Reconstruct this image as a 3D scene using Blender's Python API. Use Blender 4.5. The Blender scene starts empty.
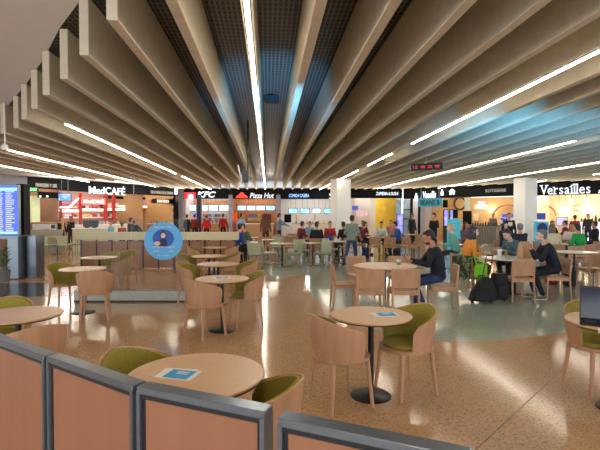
import bpy, math, random
from math import sin, cos, pi, radians as R, atan2, sqrt
from mathutils import Vector as V, Matrix as M4
random.seed(7)
sc = bpy.context.scene
C = sc.collection
F = 450.0
CAMH = 1.64
YAW = math.atan(32/450.0)
PIT = math.atan(10/450.0)
r_ = V((cos(YAW), -sin(YAW), 0))
fh = V((sin(YAW), cos(YAW), 0))
f_ = (fh*cos(PIT) + V((0, 0, -sin(PIT)))).normalized()
u_ = r_.cross(f_).normalized()
CAM = V((0, 0, CAMH))
def ray(px, py): return f_ + r_*((px-300)/F) + u_*((225-py)/F)
def U(px, py, z=0.0):                      # point of the plane at height z seen at a pixel
    d = ray(px, py); t = (z-CAMH)/d.z
    return CAM + d*t
def dp(px, d, z=0.0):                      # point at forward distance d below pixel column px
    p = fh*d + r_*((px-300)/F*d)
    return V((p.x, p.y, z))
def cdir(a, b):                            # rightwards a, away from camera b -> world direction
    return (r_*a + fh*b).normalized()
def rot_to(d): return atan2(-d.x, d.y)     # local +Y looks along d

# ------------------------------------------------------------------ materials
def srgb(c):
    return tuple(((v/255.0)/12.92 if v/255.0 <= .04045 else ((v/255.0+.055)/1.055)**2.4) for v in c)
MATS = {}
def mat(name, col, rough=.5, metal=0, emit=None, es=0, var=.08, scale=18, bump=0, spec=.5, grain=False, trans=0, coat=0):
    if name in MATS: return MATS[name]
    m = bpy.data.materials.new(name); m.use_nodes = True
    nt = m.node_tree; N = nt.nodes; L = nt.links
    b = N['Principled BSDF']; c = srgb(col)
    tc = N.new('ShaderNodeTexCoord'); nz = N.new('ShaderNodeTexNoise')
    nz.inputs['Scale'].default_value = scale; nz.inputs['Detail'].default_value = 3
    if grain:
        mp = N.new('ShaderNodeMapping'); mp.inputs['Scale'].default_value = (1, 1, .12)
        L.new(tc.outputs['Object'], mp.inputs[0]); L.new(mp.outputs[0], nz.inputs['Vector'])
    else: L.new(tc.outputs['Object'], nz.inputs['Vector'])
    rp = N.new('ShaderNodeValToRGB'); e = rp.color_ramp.elements
    e[0].position = .3; e[1].position = .7
    e[0].color = (*[v*(1-var) for v in c], 1); e[1].color = (*[min(1, v*(1+var)) for v in c], 1)
    L.new(nz.outputs['Fac'], rp.inputs[0]); L.new(rp.outputs[0], b.inputs['Base Color'])
    b.inputs['Roughness'].default_value = rough; b.inputs['Metallic'].default_value = metal
    b.inputs['Specular IOR Level'].default_value = spec
    if coat: b.inputs['Coat Weight'].default_value = coat
    if trans: b.inputs['Transmission Weight'].default_value = trans
    if bump:
        bp = N.new('ShaderNodeBump'); bp.inputs['Strength'].default_value = bump
        L.new(nz.outputs['Fac'], bp.inputs['Height']); L.new(bp.outputs[0], b.inputs['Normal'])
    if emit:
        b.inputs['Emission Color'].default_value = (*srgb(emit), 1); b.inputs['Emission Strength'].default_value = es*(.6 if es < 20 else 1)
    MATS[name] = m
    return m

def terrazzo(name, base, chip, dark, rough):
    m = bpy.data.materials.new(name); m.use_nodes = True
    nt = m.node_tree; N = nt.nodes; L = nt.links; b = N['Principled BSDF']
    tc = N.new('ShaderNodeTexCoord')
    vo = N.new('ShaderNodeTexVoronoi'); vo.inputs['Scale'].default_value = 85
    L.new(tc.outputs['Object'], vo.inputs['Vector'])
    rp = N.new('ShaderNodeValToRGB'); cr = rp.color_ramp; cr.interpolation = 'CONSTANT'
    cr.elements[0].position = 0; cr.elements[0].color = (*srgb(base), 1)
    cr.elements[1].position = .62; cr.elements[1].color = (*srgb(chip), 1)
    e = cr.elements.new(.8); e.color = (*srgb(dark), 1)
    e = cr.elements.new(.9); e.color = (*srgb(base), 1)
    sp = N.new('ShaderNodeSeparateColor'); L.new(vo.outputs['Color'], sp.inputs[0])
    L.new(sp.outputs[0], rp.inputs[0])
    nz = N.new('ShaderNodeTexNoise'); nz.inputs['Scale'].default_value = 1.3; nz.inputs['Detail'].default_value = 4
    L.new(tc.outputs['Object'], nz.inputs['Vector'])
    mr = N.new('ShaderNodeMapRange'); mr.inputs['To Min'].default_value = .82; mr.inputs['To Max'].default_value = 1.15
    L.new(nz.outputs['Fac'], mr.inputs['Value'])
    mx = N.new('ShaderNodeVectorMath'); mx.operation = 'SCALE'
    L.new(rp.outputs[0], mx.inputs[0]); L.new(mr.outputs[0], mx.inputs['Scale']); L.new(mx.outputs[0], b.inputs['Base Color'])
    m2 = N.new('ShaderNodeMapRange'); m2.inputs['To Min'].default_value = rough*.7; m2.inputs['To Max'].default_value = rough*1.5
    L.new(nz.outputs['Fac'], m2.inputs['Value']); L.new(m2.outputs[0], b.inputs['Roughness'])
    b.inputs['Specular IOR Level'].default_value = .45
    return m

def grid_mat(name):
    m = bpy.data.materials.new(name); m.use_nodes = True
    nt = m.node_tree; N = nt.nodes; L = nt.links; b = N['Principled BSDF']
    tc = N.new('ShaderNodeTexCoord'); br = N.new('ShaderNodeTexBrick')
    br.offset = 0; br.inputs['Scale'].default_value = 1
    br.inputs['Brick Width'].default_value = .06; br.inputs['Row Height'].default_value = .12
    br.inputs['Mortar Size'].default_value = .011; br.inputs['Mortar Smooth'].default_value = .1
    br.inputs['Color1'].default_value = (.012, .011, .010, 1); br.inputs['Color2'].default_value = (.018, .016, .014, 1)
    br.inputs['Mortar'].default_value = (.17, .155, .14, 1)
    L.new(tc.outputs['Object'], br.inputs['Vector']); L.new(br.outputs['Color'], b.inputs['Base Color'])
    b.inputs['Roughness'].default_value = .45
    return m

def ad_mat(name, c1, c2, es, sx=6, sy=9, thr=.5):
    # a lit screen: blocky picture of two colours (menu photographs, timetable rows)
    m = bpy.data.materials.new(name); m.use_nodes = True
    nt = m.node_tree; N = nt.nodes; L = nt.links; b = N['Principled BSDF']
    tc = N.new('ShaderNodeTexCoord'); mp = N.new('ShaderNodeMapping'); mp.inputs['Scale'].default_value = (sx, sx, sy)
    vo = N.new('ShaderNodeTexVoronoi'); vo.distance = 'CHEBYCHEV'; vo.inputs['Scale'].default_value = 1
    L.new(tc.outputs['Object'], mp.inputs[0]); L.new(mp.outputs[0], vo.inputs['Vector'])
    sp = N.new('ShaderNodeSeparateColor'); L.new(vo.outputs['Color'], sp.inputs[0])
    rp = N.new('ShaderNodeValToRGB'); rp.color_ramp.elements[0].color = (*srgb(c1), 1); rp.color_ramp.elements[1].color = (*srgb(c2), 1)
    rp.color_ramp.elements[0].position = thr-.15; rp.color_ramp.elements[1].position = thr+.3
    L.new(sp.outputs[1], rp.inputs[0]); L.new(rp.outputs[0], b.inputs['Emission Color'])
    b.inputs['Base Color'].default_value = (.02, .02, .03, 1); b.inputs['Emission Strength'].default_value = es*.6
    b.inputs['Roughness'].default_value = .2
    return m

wood = mat('pale_beech', (196, 150, 112), .42, grain=True, var=.09, scale=14)
woodc = mat('chair_beech', (178, 134, 100), .45, grain=True, var=.1, scale=16)
top_m = mat('table_laminate', (205, 165, 124), .36, var=.04, scale=8)
top_e = mat('table_edge', (60, 45, 36), .5)
green = mat('olive_fabric', (142, 128, 44), .8, var=.12, scale=60, bump=.15)
blackm = mat('black_metal', (20, 20, 22), .35, .3)
steel = mat('brushed_steel', (120, 130, 140), .3, .75, var=.06, scale=40)
screenwood = mat('screen_wood', (150, 102, 74), .4, grain=True, var=.06, scale=10)
darkgap = mat('dark_gasket', (22, 24, 30), .5)
sage = mat('sage_plastic', (176, 178, 148), .45, var=.04)
sageleg = mat('sage_leg', (120, 128, 104), .4, .4)
baffle_m = mat('baffle_felt', (206, 196, 174), .85, var=.05, scale=9)
white_plaster = mat('white_plaster', (236, 236, 236), .8, var=.02)
cream = mat('cream_laminate', (206, 196, 160), .5, var=.03)
white_m = mat('white_paint', (246, 244, 238), .6, var=.03)
fas = mat('black_fascia', (7, 7, 10), .5, var=.1, spec=.15)
navy_fas = mat('navy_fascia', (5, 9, 24), .5, var=.1, spec=.15)
led_m = mat('led_diffuser', (255, 255, 255), .5, emit=(255, 240, 218), es=24)
glow_w = mat('glow_white', (255, 255, 255), .5, emit=(210, 232, 255), es=1.0)
glow_warm = mat('glow_warm', (255, 244, 220), .5, emit=(255, 226, 180), es=5)
paper = mat('paper', (225, 222, 214), .7, var=.02)
paper_b = mat('paper_blue', (40, 150, 205), .6, var=.08)
skin_t = [mat('skin_%d' % i, c, .55, var=.05, scale=30) for i, c in enumerate([(206, 150, 120), (180, 122, 92), (222, 170, 140)])]

# ------------------------------------------------------------------ mesh collector
class G:
    def __init__(s): s.v = []; s.f = []; s.mi = []; s.k = 0
    def add(s, vs, fs, k=None):
        b = len(s.v); s.v += [V(p) for p in vs]
        for f in fs: s.f.append([b+i for i in f]); s.mi.append(s.k if k is None else k)
        return s
    def box(s, c, size, rz=0, tilt=None, bev=0, k=None):
        hx, hy, hz = [a/2 for a in size]; m = M4.Rotation(rz, 3, 'Z')
        if tilt is not None: m = m @ tilt
        c = V(c)
        if bev <= 0:
            P = [V((x*hx, y*hy, z*hz)) for z in (-1, 1) for x, y in ((-1, -1), (1, -1), (1, 1), (-1, 1))]
            return s.add([c+m@p for p in P], [(3, 2, 1, 0), (4, 5, 6, 7), (0, 1, 5, 4), (1, 2, 6, 5), (2, 3, 7, 6), (3, 0, 4, 7)], k)
        bev = min(bev, hx*.95, hy*.95, hz*.95)
        rings = []
        for z, i in ((-hz, bev), (-hz+bev, 0), (hz-bev, 0), (hz, bev)):
            x, y = hx-i, hy-i; q = bev if i == 0 else bev*.6
            rings.append([(x-q, -y, z), (x, -y+q, z), (x, y-q, z), (x-q, y, z), (-x+q, y, z), (-x, y-q, z), (-x, -y+q, z), (-x+q, -y, z)])
        return s.loft([[c+m@V(p) for p in r] for r in rings], k=k)
    def loft(s, rings, close=True, caps=True, k=None):
        n = len(rings[0]); vs = [p for r in rings for p in r]; fs = []
        for i in range(len(rings)-1):
            for j in range(n if close else n-1):
                a = i*n+j; b = i*n+(j+1) % n; fs.append((a, b, b+n, a+n))
        if caps and close: fs.append(tuple(range(n-1, -1, -1))); fs.append(tuple((len(rings)-1)*n+j for j in range(n)))
        return s.add(vs, fs, k)
    def rev(s, c, prof, seg=24, k=None, sx=1, sy=1):       # revolve (radius, z) profile about z
        c = V(c)
        return s.loft([[c+V((r*cos(2*pi*j/seg)*sx, r*sin(2*pi*j/seg)*sy, z)) for j in range(seg)] for r, z in prof], k=k)
    def rod(s, a, b, r0, r1=None, seg=10, k=None):
        a = V(a); b = V(b); r1 = r0 if r1 is None else r1
        d = (b-a).normalized(); t = V((0, 0, 1)) if abs(d.z) < .9 else V((1, 0, 0)); x = d.cross(t).normalized(); y = d.cross(x)
        x, y = (x, y) if x.cross(y).dot(d) > 0 else (y, x)
        return s.loft([[p+x*(r*cos(2*pi*j/seg))+y*(r*sin(2*pi*j/seg)) for j in range(seg)] for p, r in ((a, r0), (b, r1))], k=k)
    def cap(s, a, b, r0, r1, seg=10, k=None, flat=None):   # tapered capsule
        a = V(a); b = V(b); d = (b-a)
        if d.length < 1e-6: d = V((0, 0, 1e-4))
        d.normalize(); t = V((1, 0, 0)) if abs(d.x) < .8 else V((0, 1, 0)); x = (t-d*t.dot(d)).normalized(); y = d.cross(x)
        fl = flat or 1
        R_ = []
        for th in (-80, -50, -20): q = R(th); R_.append((a+d*(r0*sin(q)), r0*cos(q)))
        for th in (10, 45, 80): q = R(th); R_.append((b+d*(r1*sin(q)), r1*cos(q)))
        return s.loft([[p+x*(r*cos(2*pi*j/seg))+y*(r*sin(2*pi*j/seg)*fl) for j in range(seg)] for p, r in R_], k=k)
    def ell(s, c, rad, rot=None, seg=14, rings=9, k=None):
        c = V(c); rot = rot or M4.Identity(3)
        rr = []
        for i in range(rings):
            a = -pi/2+pi*(i+.35)/(rings-.3)
            rr.append([c+rot@V((rad[0]*cos(a)*cos(2*pi*j/seg), rad[1]*cos(a)*sin(2*pi*j/seg), rad[2]*sin(a))) for j in range(seg)])
        return s.loft(rr, k=k)
    def prism(s, pts, z0, z1, k=None):                      # flat outline (x, y) between two heights
        n = len(pts)
        vs = [(p[0], p[1], z0) for p in pts]+[(p[0], p[1], z1) for p in pts]
        fs = [tuple(range(n-1, -1, -1)), tuple(range(n, 2*n))]+[(i, (i+1) % n, (i+1) % n+n, i+n) for i in range(n)]
        return s.add(vs, fs, k)
    def merge(s, o, m=None):
        b = len(s.v); s.v += [(m@p if m else p) for p in o.v]
        s.f += [[b+i for i in f] for f in o.f]; s.mi += list(o.mi); return s

def mesh_of(name, g, mats, smooth=False):
    me = bpy.data.meshes.new(name); me.from_pydata([tuple(p) for p in g.v], [], g.f)
    for m in (mats if isinstance(mats, (list, tuple)) else [mats]): me.materials.append(m)
    if isinstance(mats, (list, tuple)) and len(mats) > 1: me.polygons.foreach_set('material_index', g.mi)
    if smooth:
        me.polygons.foreach_set('use_smooth', [True]*len(me.polygons))
        try: me.set_sharp_from_angle(angle=R(38))
        except Exception: pass
    me.update(); return me
def obj(name, g, mats, parent=None, smooth=True, loc=None, rz=0):
    me = mesh_of(name, g, mats, smooth) if isinstance(g, G) else g
    o = bpy.data.objects.new(name, me); C.objects.link(o)
    if parent: o.parent = parent
    if loc is not None: o.location = loc
    if rz: o.rotation_euler.z = rz
    return o
def tag(o, label, cat, group=None, kind=None):
    o['label'] = label; o['category'] = cat
    if group: o['group'] = group
    if kind: o['kind'] = kind
    return o
def plab(o, l): o['label'] = l; return o
def thing(name, label, cat, loc=(0, 0, 0), rz=0, group=None):
    o = bpy.data.objects.new(name, None); C.objects.link(o); o.location = loc; o.rotation_euler.z = rz
    o.empty_display_size = .1
    return tag(o, label, cat, group)
def struct(name, g, m, smooth=False):
    o = obj(name, g, m, smooth=smooth); o['kind'] = 'structure'; return o
def copy_tree(o, parent=None):
    c = o.copy(); C.objects.link(c)
    if parent: c.parent = parent
    for ch in list(o.children): copy_tree(ch, c)
    return c
USED = set()
PROTO = {}
def put(kind, make, loc, rz, label, cat, group=None, scale=None):
    if kind not in PROTO: PROTO[kind] = make(); o = PROTO[kind]
    else: o = copy_tree(PROTO[kind])
    o.location = loc; o.rotation_euler.z = rz
    o.pop('group', None) if 'group' in o.keys() else None
    tag(o, label, cat, group)
    return o
FONT_CACHE = {}
def text_geo(s, bold=.0, shear=0):
    key = (s, bold, shear)
    if key not in FONT_CACHE:
        cu = bpy.data.curves.new('t', 'FONT'); cu.body = s; cu.size = 1; cu.extrude = .03; cu.offset = bold; cu.shear = shear; cu.resolution_u = 4
        o = bpy.data.objects.new('t', cu); C.objects.link(o)
        dg = bpy.context.evaluated_depsgraph_get(); me = bpy.data.meshes.new_from_object(o.evaluated_get(dg))
        g = G(); g.add([v.co.copy() for v in me.vertices], [tuple(p.vertices) for p in me.polygons])
        bpy.data.objects.remove(o); bpy.data.meshes.remove(me); bpy.data.curves.remove(cu)
        FONT_CACHE[key] = g
    return FONT_CACHE[key]
def fit_text(s, O, ux, uz, n, w, h, depth=.04, bold=.0, serif=False, shear=0):
    """letters fitted to a w x h rectangle centred on O, lying in the plane ux/uz, standing out along n"""
    g = G()
    if serif:
        x = 0
        for ch in s:
            q = text_geo(ch, bold)
            x0 = min(p.x for p in q.v); x1 = max(p.x for p in q.v); y1 = max(p.y for p in q.v)
            b = G(); b.merge(q, M4.Translation((x-x0, 0, 0)))
            wd = x1-x0
            def bar(a, c_, y): b.box(((a+c_)/2+x, y, 0), (c_-a, .055, .06))
            if ch == 'V': bar(-.07, .2, y1-.02); bar(wd-.2, wd+.07, y1-.02)
            if ch in 'il': bar(-.09, wd+.09, .02); bar(-.1, wd*.5, (y1 if ch == 'l' else .52)-.02)
            if ch == 'r': bar(-.09, .2, .02); bar(-.1, .06, .5)
            g.merge(b); x += wd+(.13 if ch not in 'V' else .03)
    else: g.merge(text_geo(s, bold, shear))
    xs = [p.x for p in g.v]; ys = [p.y for p in g.v]
    x0, x1, y0, y1 = min(xs), max(xs), min(ys), max(ys)
    out = G()
    out.add([O+ux*((p.x-(x0+x1)/2)/(x1-x0)*w)+uz*((p.y-(y0+y1)/2)/(y1-y0)*h)+n*(depth if p.z > 0 else 0) for p in g.v], g.f)
    return out

# ------------------------------------------------------------------ camera
cam = bpy.data.cameras.new('camera'); co = bpy.data.objects.new('camera', cam); C.objects.link(co); sc.camera = co
co.location = CAM; co.rotation_euler = f_.to_track_quat('-Z', 'Y').to_euler()
cam.sensor_fit = 'HORIZONTAL'; cam.sensor_width = 36; cam.lens = 36*F/600; cam.clip_start = .05; cam.clip_end = 200

# ------------------------------------------------------------------ room shell
tan_t = terrazzo('tan_terrazzo', (188, 148, 108), (200, 166, 128), (156, 122, 90), .12)
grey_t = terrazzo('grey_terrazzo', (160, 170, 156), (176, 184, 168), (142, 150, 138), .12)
dark_t = terrazzo('dark_terrazzo', (74, 76, 78), (96, 98, 98), (52, 54, 58), .16)
struct('floor', G().box((0, 17, -.1), (60, 46, .2)), tan_t)
def crom(pts, n=8, closed=True):
    out = []; m = len(pts)
    for i in range(m):
        p0, p1, p2, p3 = [V(pts[(i+j-1) % m]) for j in range(4)]
        for t in range(n):
            t /= n
            out.append(.5*((2*p1)+(p2-p0)*t+(2*p0-5*p1+4*p2-p3)*t*t+(3*p1-p0-3*p2+p3)*t**3))
    return out
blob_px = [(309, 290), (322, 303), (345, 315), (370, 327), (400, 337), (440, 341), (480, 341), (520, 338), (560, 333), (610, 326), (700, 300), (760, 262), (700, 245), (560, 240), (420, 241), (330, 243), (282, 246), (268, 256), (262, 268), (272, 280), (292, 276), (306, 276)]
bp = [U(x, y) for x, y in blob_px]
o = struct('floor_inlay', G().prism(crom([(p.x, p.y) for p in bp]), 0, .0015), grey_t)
st = [U(-120, 283), U(76, 283), U(76, 296), U(-140, 299)]
struct('floor_band', G().prism([(p.x, p.y) for p in st], 0, .0015), dark_t)
j0, j1 = U(470, 455), U(566, 366); g = G(); d = (j1-j0).normalized()
g.box(((j0.x+j1.x)/2, (j0.y+j1.y)/2, .0006), ((j1-j0).length, .007, .0012), rz=atan2(d.y, d.x)); struct('floor_joint', g, mat('joint', (86, 62, 44), .4))

# facade lines, left to right as seen
class Line:
    def __init__(s, a, b):
        s.a = V((a.x, a.y, 0)); s.b = V((b.x, b.y, 0)); s.u = (s.b-s.a).normalized(); s.n = V((s.u.y, -s.u.x, 0))
    def hit(s, px, py, off=0):               # off > 0 : behind the facade
        o = s.a-s.n*off; d = ray(px, py); t = (o-CAM).dot(s.n)/d.dot(s.n); return CAM+d*t
    def rz(s): return atan2(s.u.y, s.u.x)
    def rect(s, x0, x1, y0, y1, off=0):
        m = s.hit((x0+x1)/2, y0, off); zt = m.z; zb = s.hit((x0+x1)/2, y1, off).z
        p0 = s.hit(x0, 215, off); p1 = s.hit(x1, 215, off); c = (p0+p1)/2
        return V((c.x, c.y, (zt+zb)/2)), abs((p1-p0).dot(s.u)), zt-zb
    def panel(s, g, x0, x1, y0, y1, off=0, th=.05, bev=0, k=None):
        c, w, h = s.rect(x0, x1, y0, y1, off); return g.box(c, (w, th, h), rz=s.rz(), bev=bev, k=k)
    def slab(s, g, x0, x1, z0, z1, off=0, th=.05, k=None):
        p0 = s.hit(x0, 215, off); p1 = s.hit(x1, 215, off); c = (p0+p1)/2
        return g.box((c.x, c.y, (z0+z1)/2), (abs((p1-p0).dot(s.u)), th, z1-z0), rz=s.rz(), k=k)
    def text(s, name, txt, x0, x1, y0, y1, m, parent=None, off=-.1, depth=.04, **kw):
        c, w, h = s.rect(x0, x1, y0, y1, off)
        return obj(name, fit_text(txt, c, s.u, V((0, 0, 1)), s.n, w, h, depth, **kw), m, parent, smooth=False)
LA = Line(dp(27, 21), dp(178, 30))
LC = Line(dp(178, 30.6), dp(402, 30.6))
LB = Line(dp(402, 30.6), dp(640, 21.5))

# ceiling: dark mesh above, white soffit on the left, baffles below
struct('ceiling', G().box((0, 17, 4.1), (60, 46, .1)), grid_mat('mesh_ceiling'))
edge = [U(x, y, 4.0) for x, y in ((80, 0), (60, 27), (44, 58), (25, 85), (0, 115), (-40, 134))]
ev = [(0.6, -1.0), (-.4, 2.4)]+[(p.x, p.y) for p in edge]+[(-13, 22), (-29, 24), (-29, -4), (.6, -4)]
struct('ceiling_soffit', G().prism(ev, 3.995, 4.045), white_plaster)
BZ = 3.36
def edge_y(x):
    pts = [(p.x, p.y) for p in edge]
    if x > pts[0][0]: return pts[0][1]+(x-pts[0][0])*(-1.35)
    for (ax, ay), (bx, by) in zip(pts, pts[1:]):
        if bx <= x <= ax: return ay+(by-ay)*(x-ax)/(bx-ax)
    return pts[-1][1]+(pts[-1][0]-x)*1.1
ends = {-2: U(115, 20, BZ).y, -3: U(85, 55, BZ).y, -4: U(65, 79, BZ).y, -5: U(48, 95, BZ).y, -6: U(32, 108.7, BZ).y, -7: U(22, 119.3, BZ).y, -8: U(13, 128, BZ).y, -1: 2.7}
def face_y(x, off):                            # world Y at which the facade run stands for this X
    best = 99
    for ln in (LA, LC, LB):
        a = ln.a+ln.n*off; t = (x-a.x)/ln.u.x
        L_ = (ln.b-ln.a).length
        if -6 < t < L_+12 or ln is LC:
            y = a.y+ln.u.y*t
            if ln is LA and t > L_+1: continue
            if ln is LB and t < -1: continue
            if ln is LC and (t < -1 or t > L_+1): continue
            best = min(best, y)
    return best if best < 99 else 20
for k in range(-16, 36):
    x = -.17+.6*k
    y0 = ends.get(k, edge_y(x)-.2 if k < 0 else -2.0)
    y1 = face_y(x, 1.7 if x < -7 else (.35 if x < 7.5 else .6))
    if y1-y0 < 1: continue
    side = 'left of' if k < 0 else 'right of'
    lab = 'beige felt ceiling baffle hanging on edge %s the central light line' % side
    if k == 0: lab = 'beige ceiling baffle that carries the long central light line'
    b = obj('ceiling_baffle', G().box((0, (y1-y0)/2, .315), (.1, y1-y0, .63), bev=.006), baffle_m, loc=(x, y0, BZ), smooth=False)
    tag(b, lab, 'ceiling baffle', None if k == 0 else 'ceiling baffles %s the central light' % side)
def led(k, y0, y1, label):
    x = -.17+.6*k
    t = thing('linear_downlight', label, 'ceiling light', (x, y0, BZ-.001))
    obj('housing', G().box((0, (y1-y0)/2, -.008), (.05, y1-y0, .016)), steel, t, smooth=False)
    obj('diffuser', G().box((0, (y1-y0)/2, -.022), (.037, y1-y0-.01, .012)), led_m, t, smooth=False)
def Yk(py, k=0): return 1.72*450/(215-py)*cos(YAW)+ -sin(YAW)*0 - (-.17+.6*k)*sin(YAW)*0
def YL(px, py): return U(px, py, BZ).y
led(0, -1.0, 9.0, 'near run of the long central light strip')
led(0, 9.03, 18.1, 'middle run of the central light strip, ending at the gap')
led(0, 18.6, 29.5, 'far run of the central light strip beyond the gap')
led(-6, YL(70, 123), YL(175, 173), 'long light strip left of centre, nearest the white soffit')
led(-6, YL(180, 176), YL(197, 184), 'short light strip between two longer ones, left of centre')
led(-6, YL(200, 185), YL(213, 189), 'far light strip above the KFC counter, left of centre')
led(-11, YL(10, 148), YL(165, 186.5), 'long light strip above the sign reading MedCAFÉ')
led(-15, YL(-30, 158), YL(88, 181.5), 'leftmost light strip, above the departure board')
led(6, -1.0, YL(600, 53), 'nearest run of the right light line, beyond the picture edge')
led(6, YL(600, 53)+.02, YL(418, 143), 'long bright light strip crossing the upper right')
led(6, YL(403, 153), YL(376, 165), 'short light strip right of centre above the clock display')
led(6, YL(368, 170), YL(325, 189), 'light strip ending above the white middle column')
led(12, YL(570, 140), YL(472, 167), 'light strip in the blue-lit ceiling above the right shops')
led(12, YL(471, 167.3), YL(390, 188.3), 'light strip running behind the hanging clock display')
led(18, YL(640, 151), YL(520, 175), 'light strip above the Versailles sign')
led(18, YL(518, 175.4), YL(440, 187.5), 'light strip above the rotisserie sign')
led(23, YL(612, 170), YL(588, 174), 'short light strip at the far right edge')
led(23, YL(551, 180), YL(538, 182.3), 'shortest light strip, beside the top of the right column')

# plaster ceiling band and walls around the shops
def quad_prism(ln, x0, x1, o0, o1, z0, z1):
    P = [ln.hit(x0, 215, o0), ln.hit(x1, 215, o0), ln.hit(x1, 215, o1), ln.hit(x0, 215, o1)]
    return G().prism([(p.x, p.y) for p in P], z0, z1)
struct('ceiling_band', quad_prism(LA, -30, 140, -1.6, 0, 3.44, 3.5), white_plaster)
lav = mat('lavender_wall', (150, 150, 164), .7, var=.03)
g = G(); LA.slab(g, -60, 27, 0, 3.44, 0, .15); struct('wall_left', g, lav)
warm_w = mat('warm_wall', (214, 176, 124), .7, var=.06)
cream_w = mat('cream_wall', (226, 205, 176), .7, var=.04)
wh_w = mat('white_wall', (214, 214, 214), .7, var=.03)
pink_w = mat('rosy_wall', (205, 168, 154), .7, var=.05)
wood_w = mat('wood_wall', (206, 140, 96), .6, grain=True, var=.1)
shops = [(LA, 27, 62, cream_w, 'left'), (LA, 62, 146, pink_w, 'left'), (LA, 146, 176, warm_w, 'left'),
         (LC, 184, 231, wh_w, 'back'), (LC, 231, 278, wood_w, 'back'), (LC, 278, 345, wh_w, 'back'), (LC, 345, 402, wh_w, 'back'),
         (LB, 402, 430, wh_w, 'right'), (LB, 430, 516, warm_w, 'right'), (LB, 530, 660, cream_w, 'right')]
DEP = 3.6
for ln, x0, x1, m, side in shops:
    g = G()
    P0 = ln.hit(x0, 215, 0); P1 = ln.hit(x1, 215, 0); w = (P1-P0).length; c = (P0+P1)/2-ln.n*DEP
    g.box((c.x, c.y, 1.7), (w+.1, .12, 3.4), rz=ln.rz()); struct('wall_'+side, g, m)
    c = (P0+P1)/2-ln.n*(DEP/2)
    struct('ceiling_shop', G().box((c.x, c.y, 3.47), (w, DEP, .06), rz=ln.rz()), white_plaster)
    for P in (P0, P1):
        c = P-ln.n*(DEP/2+.12); struct('wall_divider', G().box((c.x, c.y, 1.7), (.08, DEP-.36, 3.4), rz=ln.rz()), m)
    c = (P0+P1)/2-ln.n*(DEP*.45)
    l = bpy.data.lights.new('shop_light', 'AREA'); l.shape = 'RECTANGLE'; l.size = w*.8; l.size_y = DEP*.6
    l.energy = w*{'left': 9, 'back': 11, 'right': 12}[side]; l.color = (1, .86, .68) if m in (warm_w, cream_w, wood_w) else (1, .93, .86)
    lo = bpy.data.objects.new('shop_light', l); C.objects.link(lo); lo.location = (c.x, c.y, 3.4); lo.rotation_euler.z = ln.rz()

def fascia(ln, x0, x1, z0, z1, m, label, texts):
    g = G(); ln.slab(g, x0, x1, z0, z1, -.02, .14)
    o = obj('fascia_sign', g, m, smooth=False); tag(o, label, 'shop sign')
    for txt, a, b, c, d, mm, kw in texts: ln.text('lettering', txt, a, b, c, d, mm, o, **kw)
    return o
grey_t2 = mat('grey_letters', (150, 145, 138), .5, emit=(190, 180, 165), es=.5)
fascia(LA, 27, 61, 2.9, 3.43, fas, 'black sign board with faint grey letters, leftmost shop', [('PANADERIA Y CAFE', 36, 57, 183.6, 187.2, grey_t2, {})])
fascia(LA, 61.4, 146, 2.86, 3.43, navy_fas, 'navy sign board reading MedCAFÉ in bright white letters', [('MedCAFÉ', 89, 125, 185.4, 194.4, glow_w, dict(bold=.006))])
fascia(LA, 146.4, 173.8, 2.86, 3.43, fas, 'black sign board with grey letters over the wooden shop front', [('BOCADILLOS & TAPAS', 151, 173, 191.2, 194, grey_t2, {})])
f = fascia(LC, 184, 231, 2.74, 3.43, fas, 'black sign board reading KFC', [('KFC', 197, 216, 191.5, 197.5, glow_w, dict(bold=.03, shear=.3))])
g = G(); LC.panel(g, 184.5, 195.5, 192.3, 199, -.14, .06); pan = obj('logo_panel', g, mat('sign_red', (205, 28, 40), .4, emit=(225, 40, 50), es=1.2), f, False)
g = G(); c, w, h = LC.rect(188, 193.5, 193.3, 198.6, -.18); g.ell(c, (w/2, .03, h*.36), seg=12); obj('logo_face', g, glow_w, pan)
g = G(); LC.panel(g, 188, 193.5, 197.4, 199, -.18, .04); obj('logo_stripe', g, glow_w, pan, False)
f = fascia(LC, 231.3, 278, 2.74, 3.43, fas, 'black sign board reading Pizza Hut with a red roof logo', [('Pizza Hut', 250, 274, 193, 198.2, glow_w, dict(bold=.004, shear=.25))])
P = LC.hit(242, 195.5, -.12); g = G()
rr = [(-.42, -.16), (.42, -.16), (.34, -.04), (.14, .1), (.1, .2), (-.1, .2), (-.16, .1), (-.36, -.04)]
g.loft([[P+LC.u*a+V((0, 0, b))-LC.n*t for a, b in rr] for t in (-.05, 0)][::-1]); obj('red_roof_logo', g, mat('sign_red2', (210, 40, 40), .4, emit=(230, 60, 50), es=1.5), f, False)
fascia(LC, 278.3, 345, 2.72, 3.43, navy_fas, 'navy sign board with small pale blue letters and an S', [('COMIDA CASERA', 289, 309, 194, 197.2, mat('blue_letters', (150, 190, 240), .5, emit=(140, 190, 255), es=1.8), {}), ('S', 329, 333.5, 193, 199, glow_w, {})])
fascia(LC, 345.3, 402, 2.78, 3.43, fas, 'black sign board with white letters over the yellow wall', [('ZUMERIA & SUSHI', 376, 398, 192, 195.2, glow_w, {})])
f = fascia(LB, 403.6, 516, 2.72, 3.43, fas, 'black sign board with cursive name, two icons and grey ROTISSERIE', [('Vanellis', 423, 436, 191.2, 198, glow_w, dict(bold=.01, shear=.2)), ('ROTISSERIE', 485.5, 506, 189, 192, grey_t2, {})])
def icon(name, px, py, outline, s):
    P = LB.hit(px, py, -.12); g = G(); g.loft([[P+LB.u*(a*s)+V((0, 0, b*s))-LB.n*t for a, b in outline] for t in (-.05, 0)][::-1]); obj(name, g, glow_w, f, False)
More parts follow.
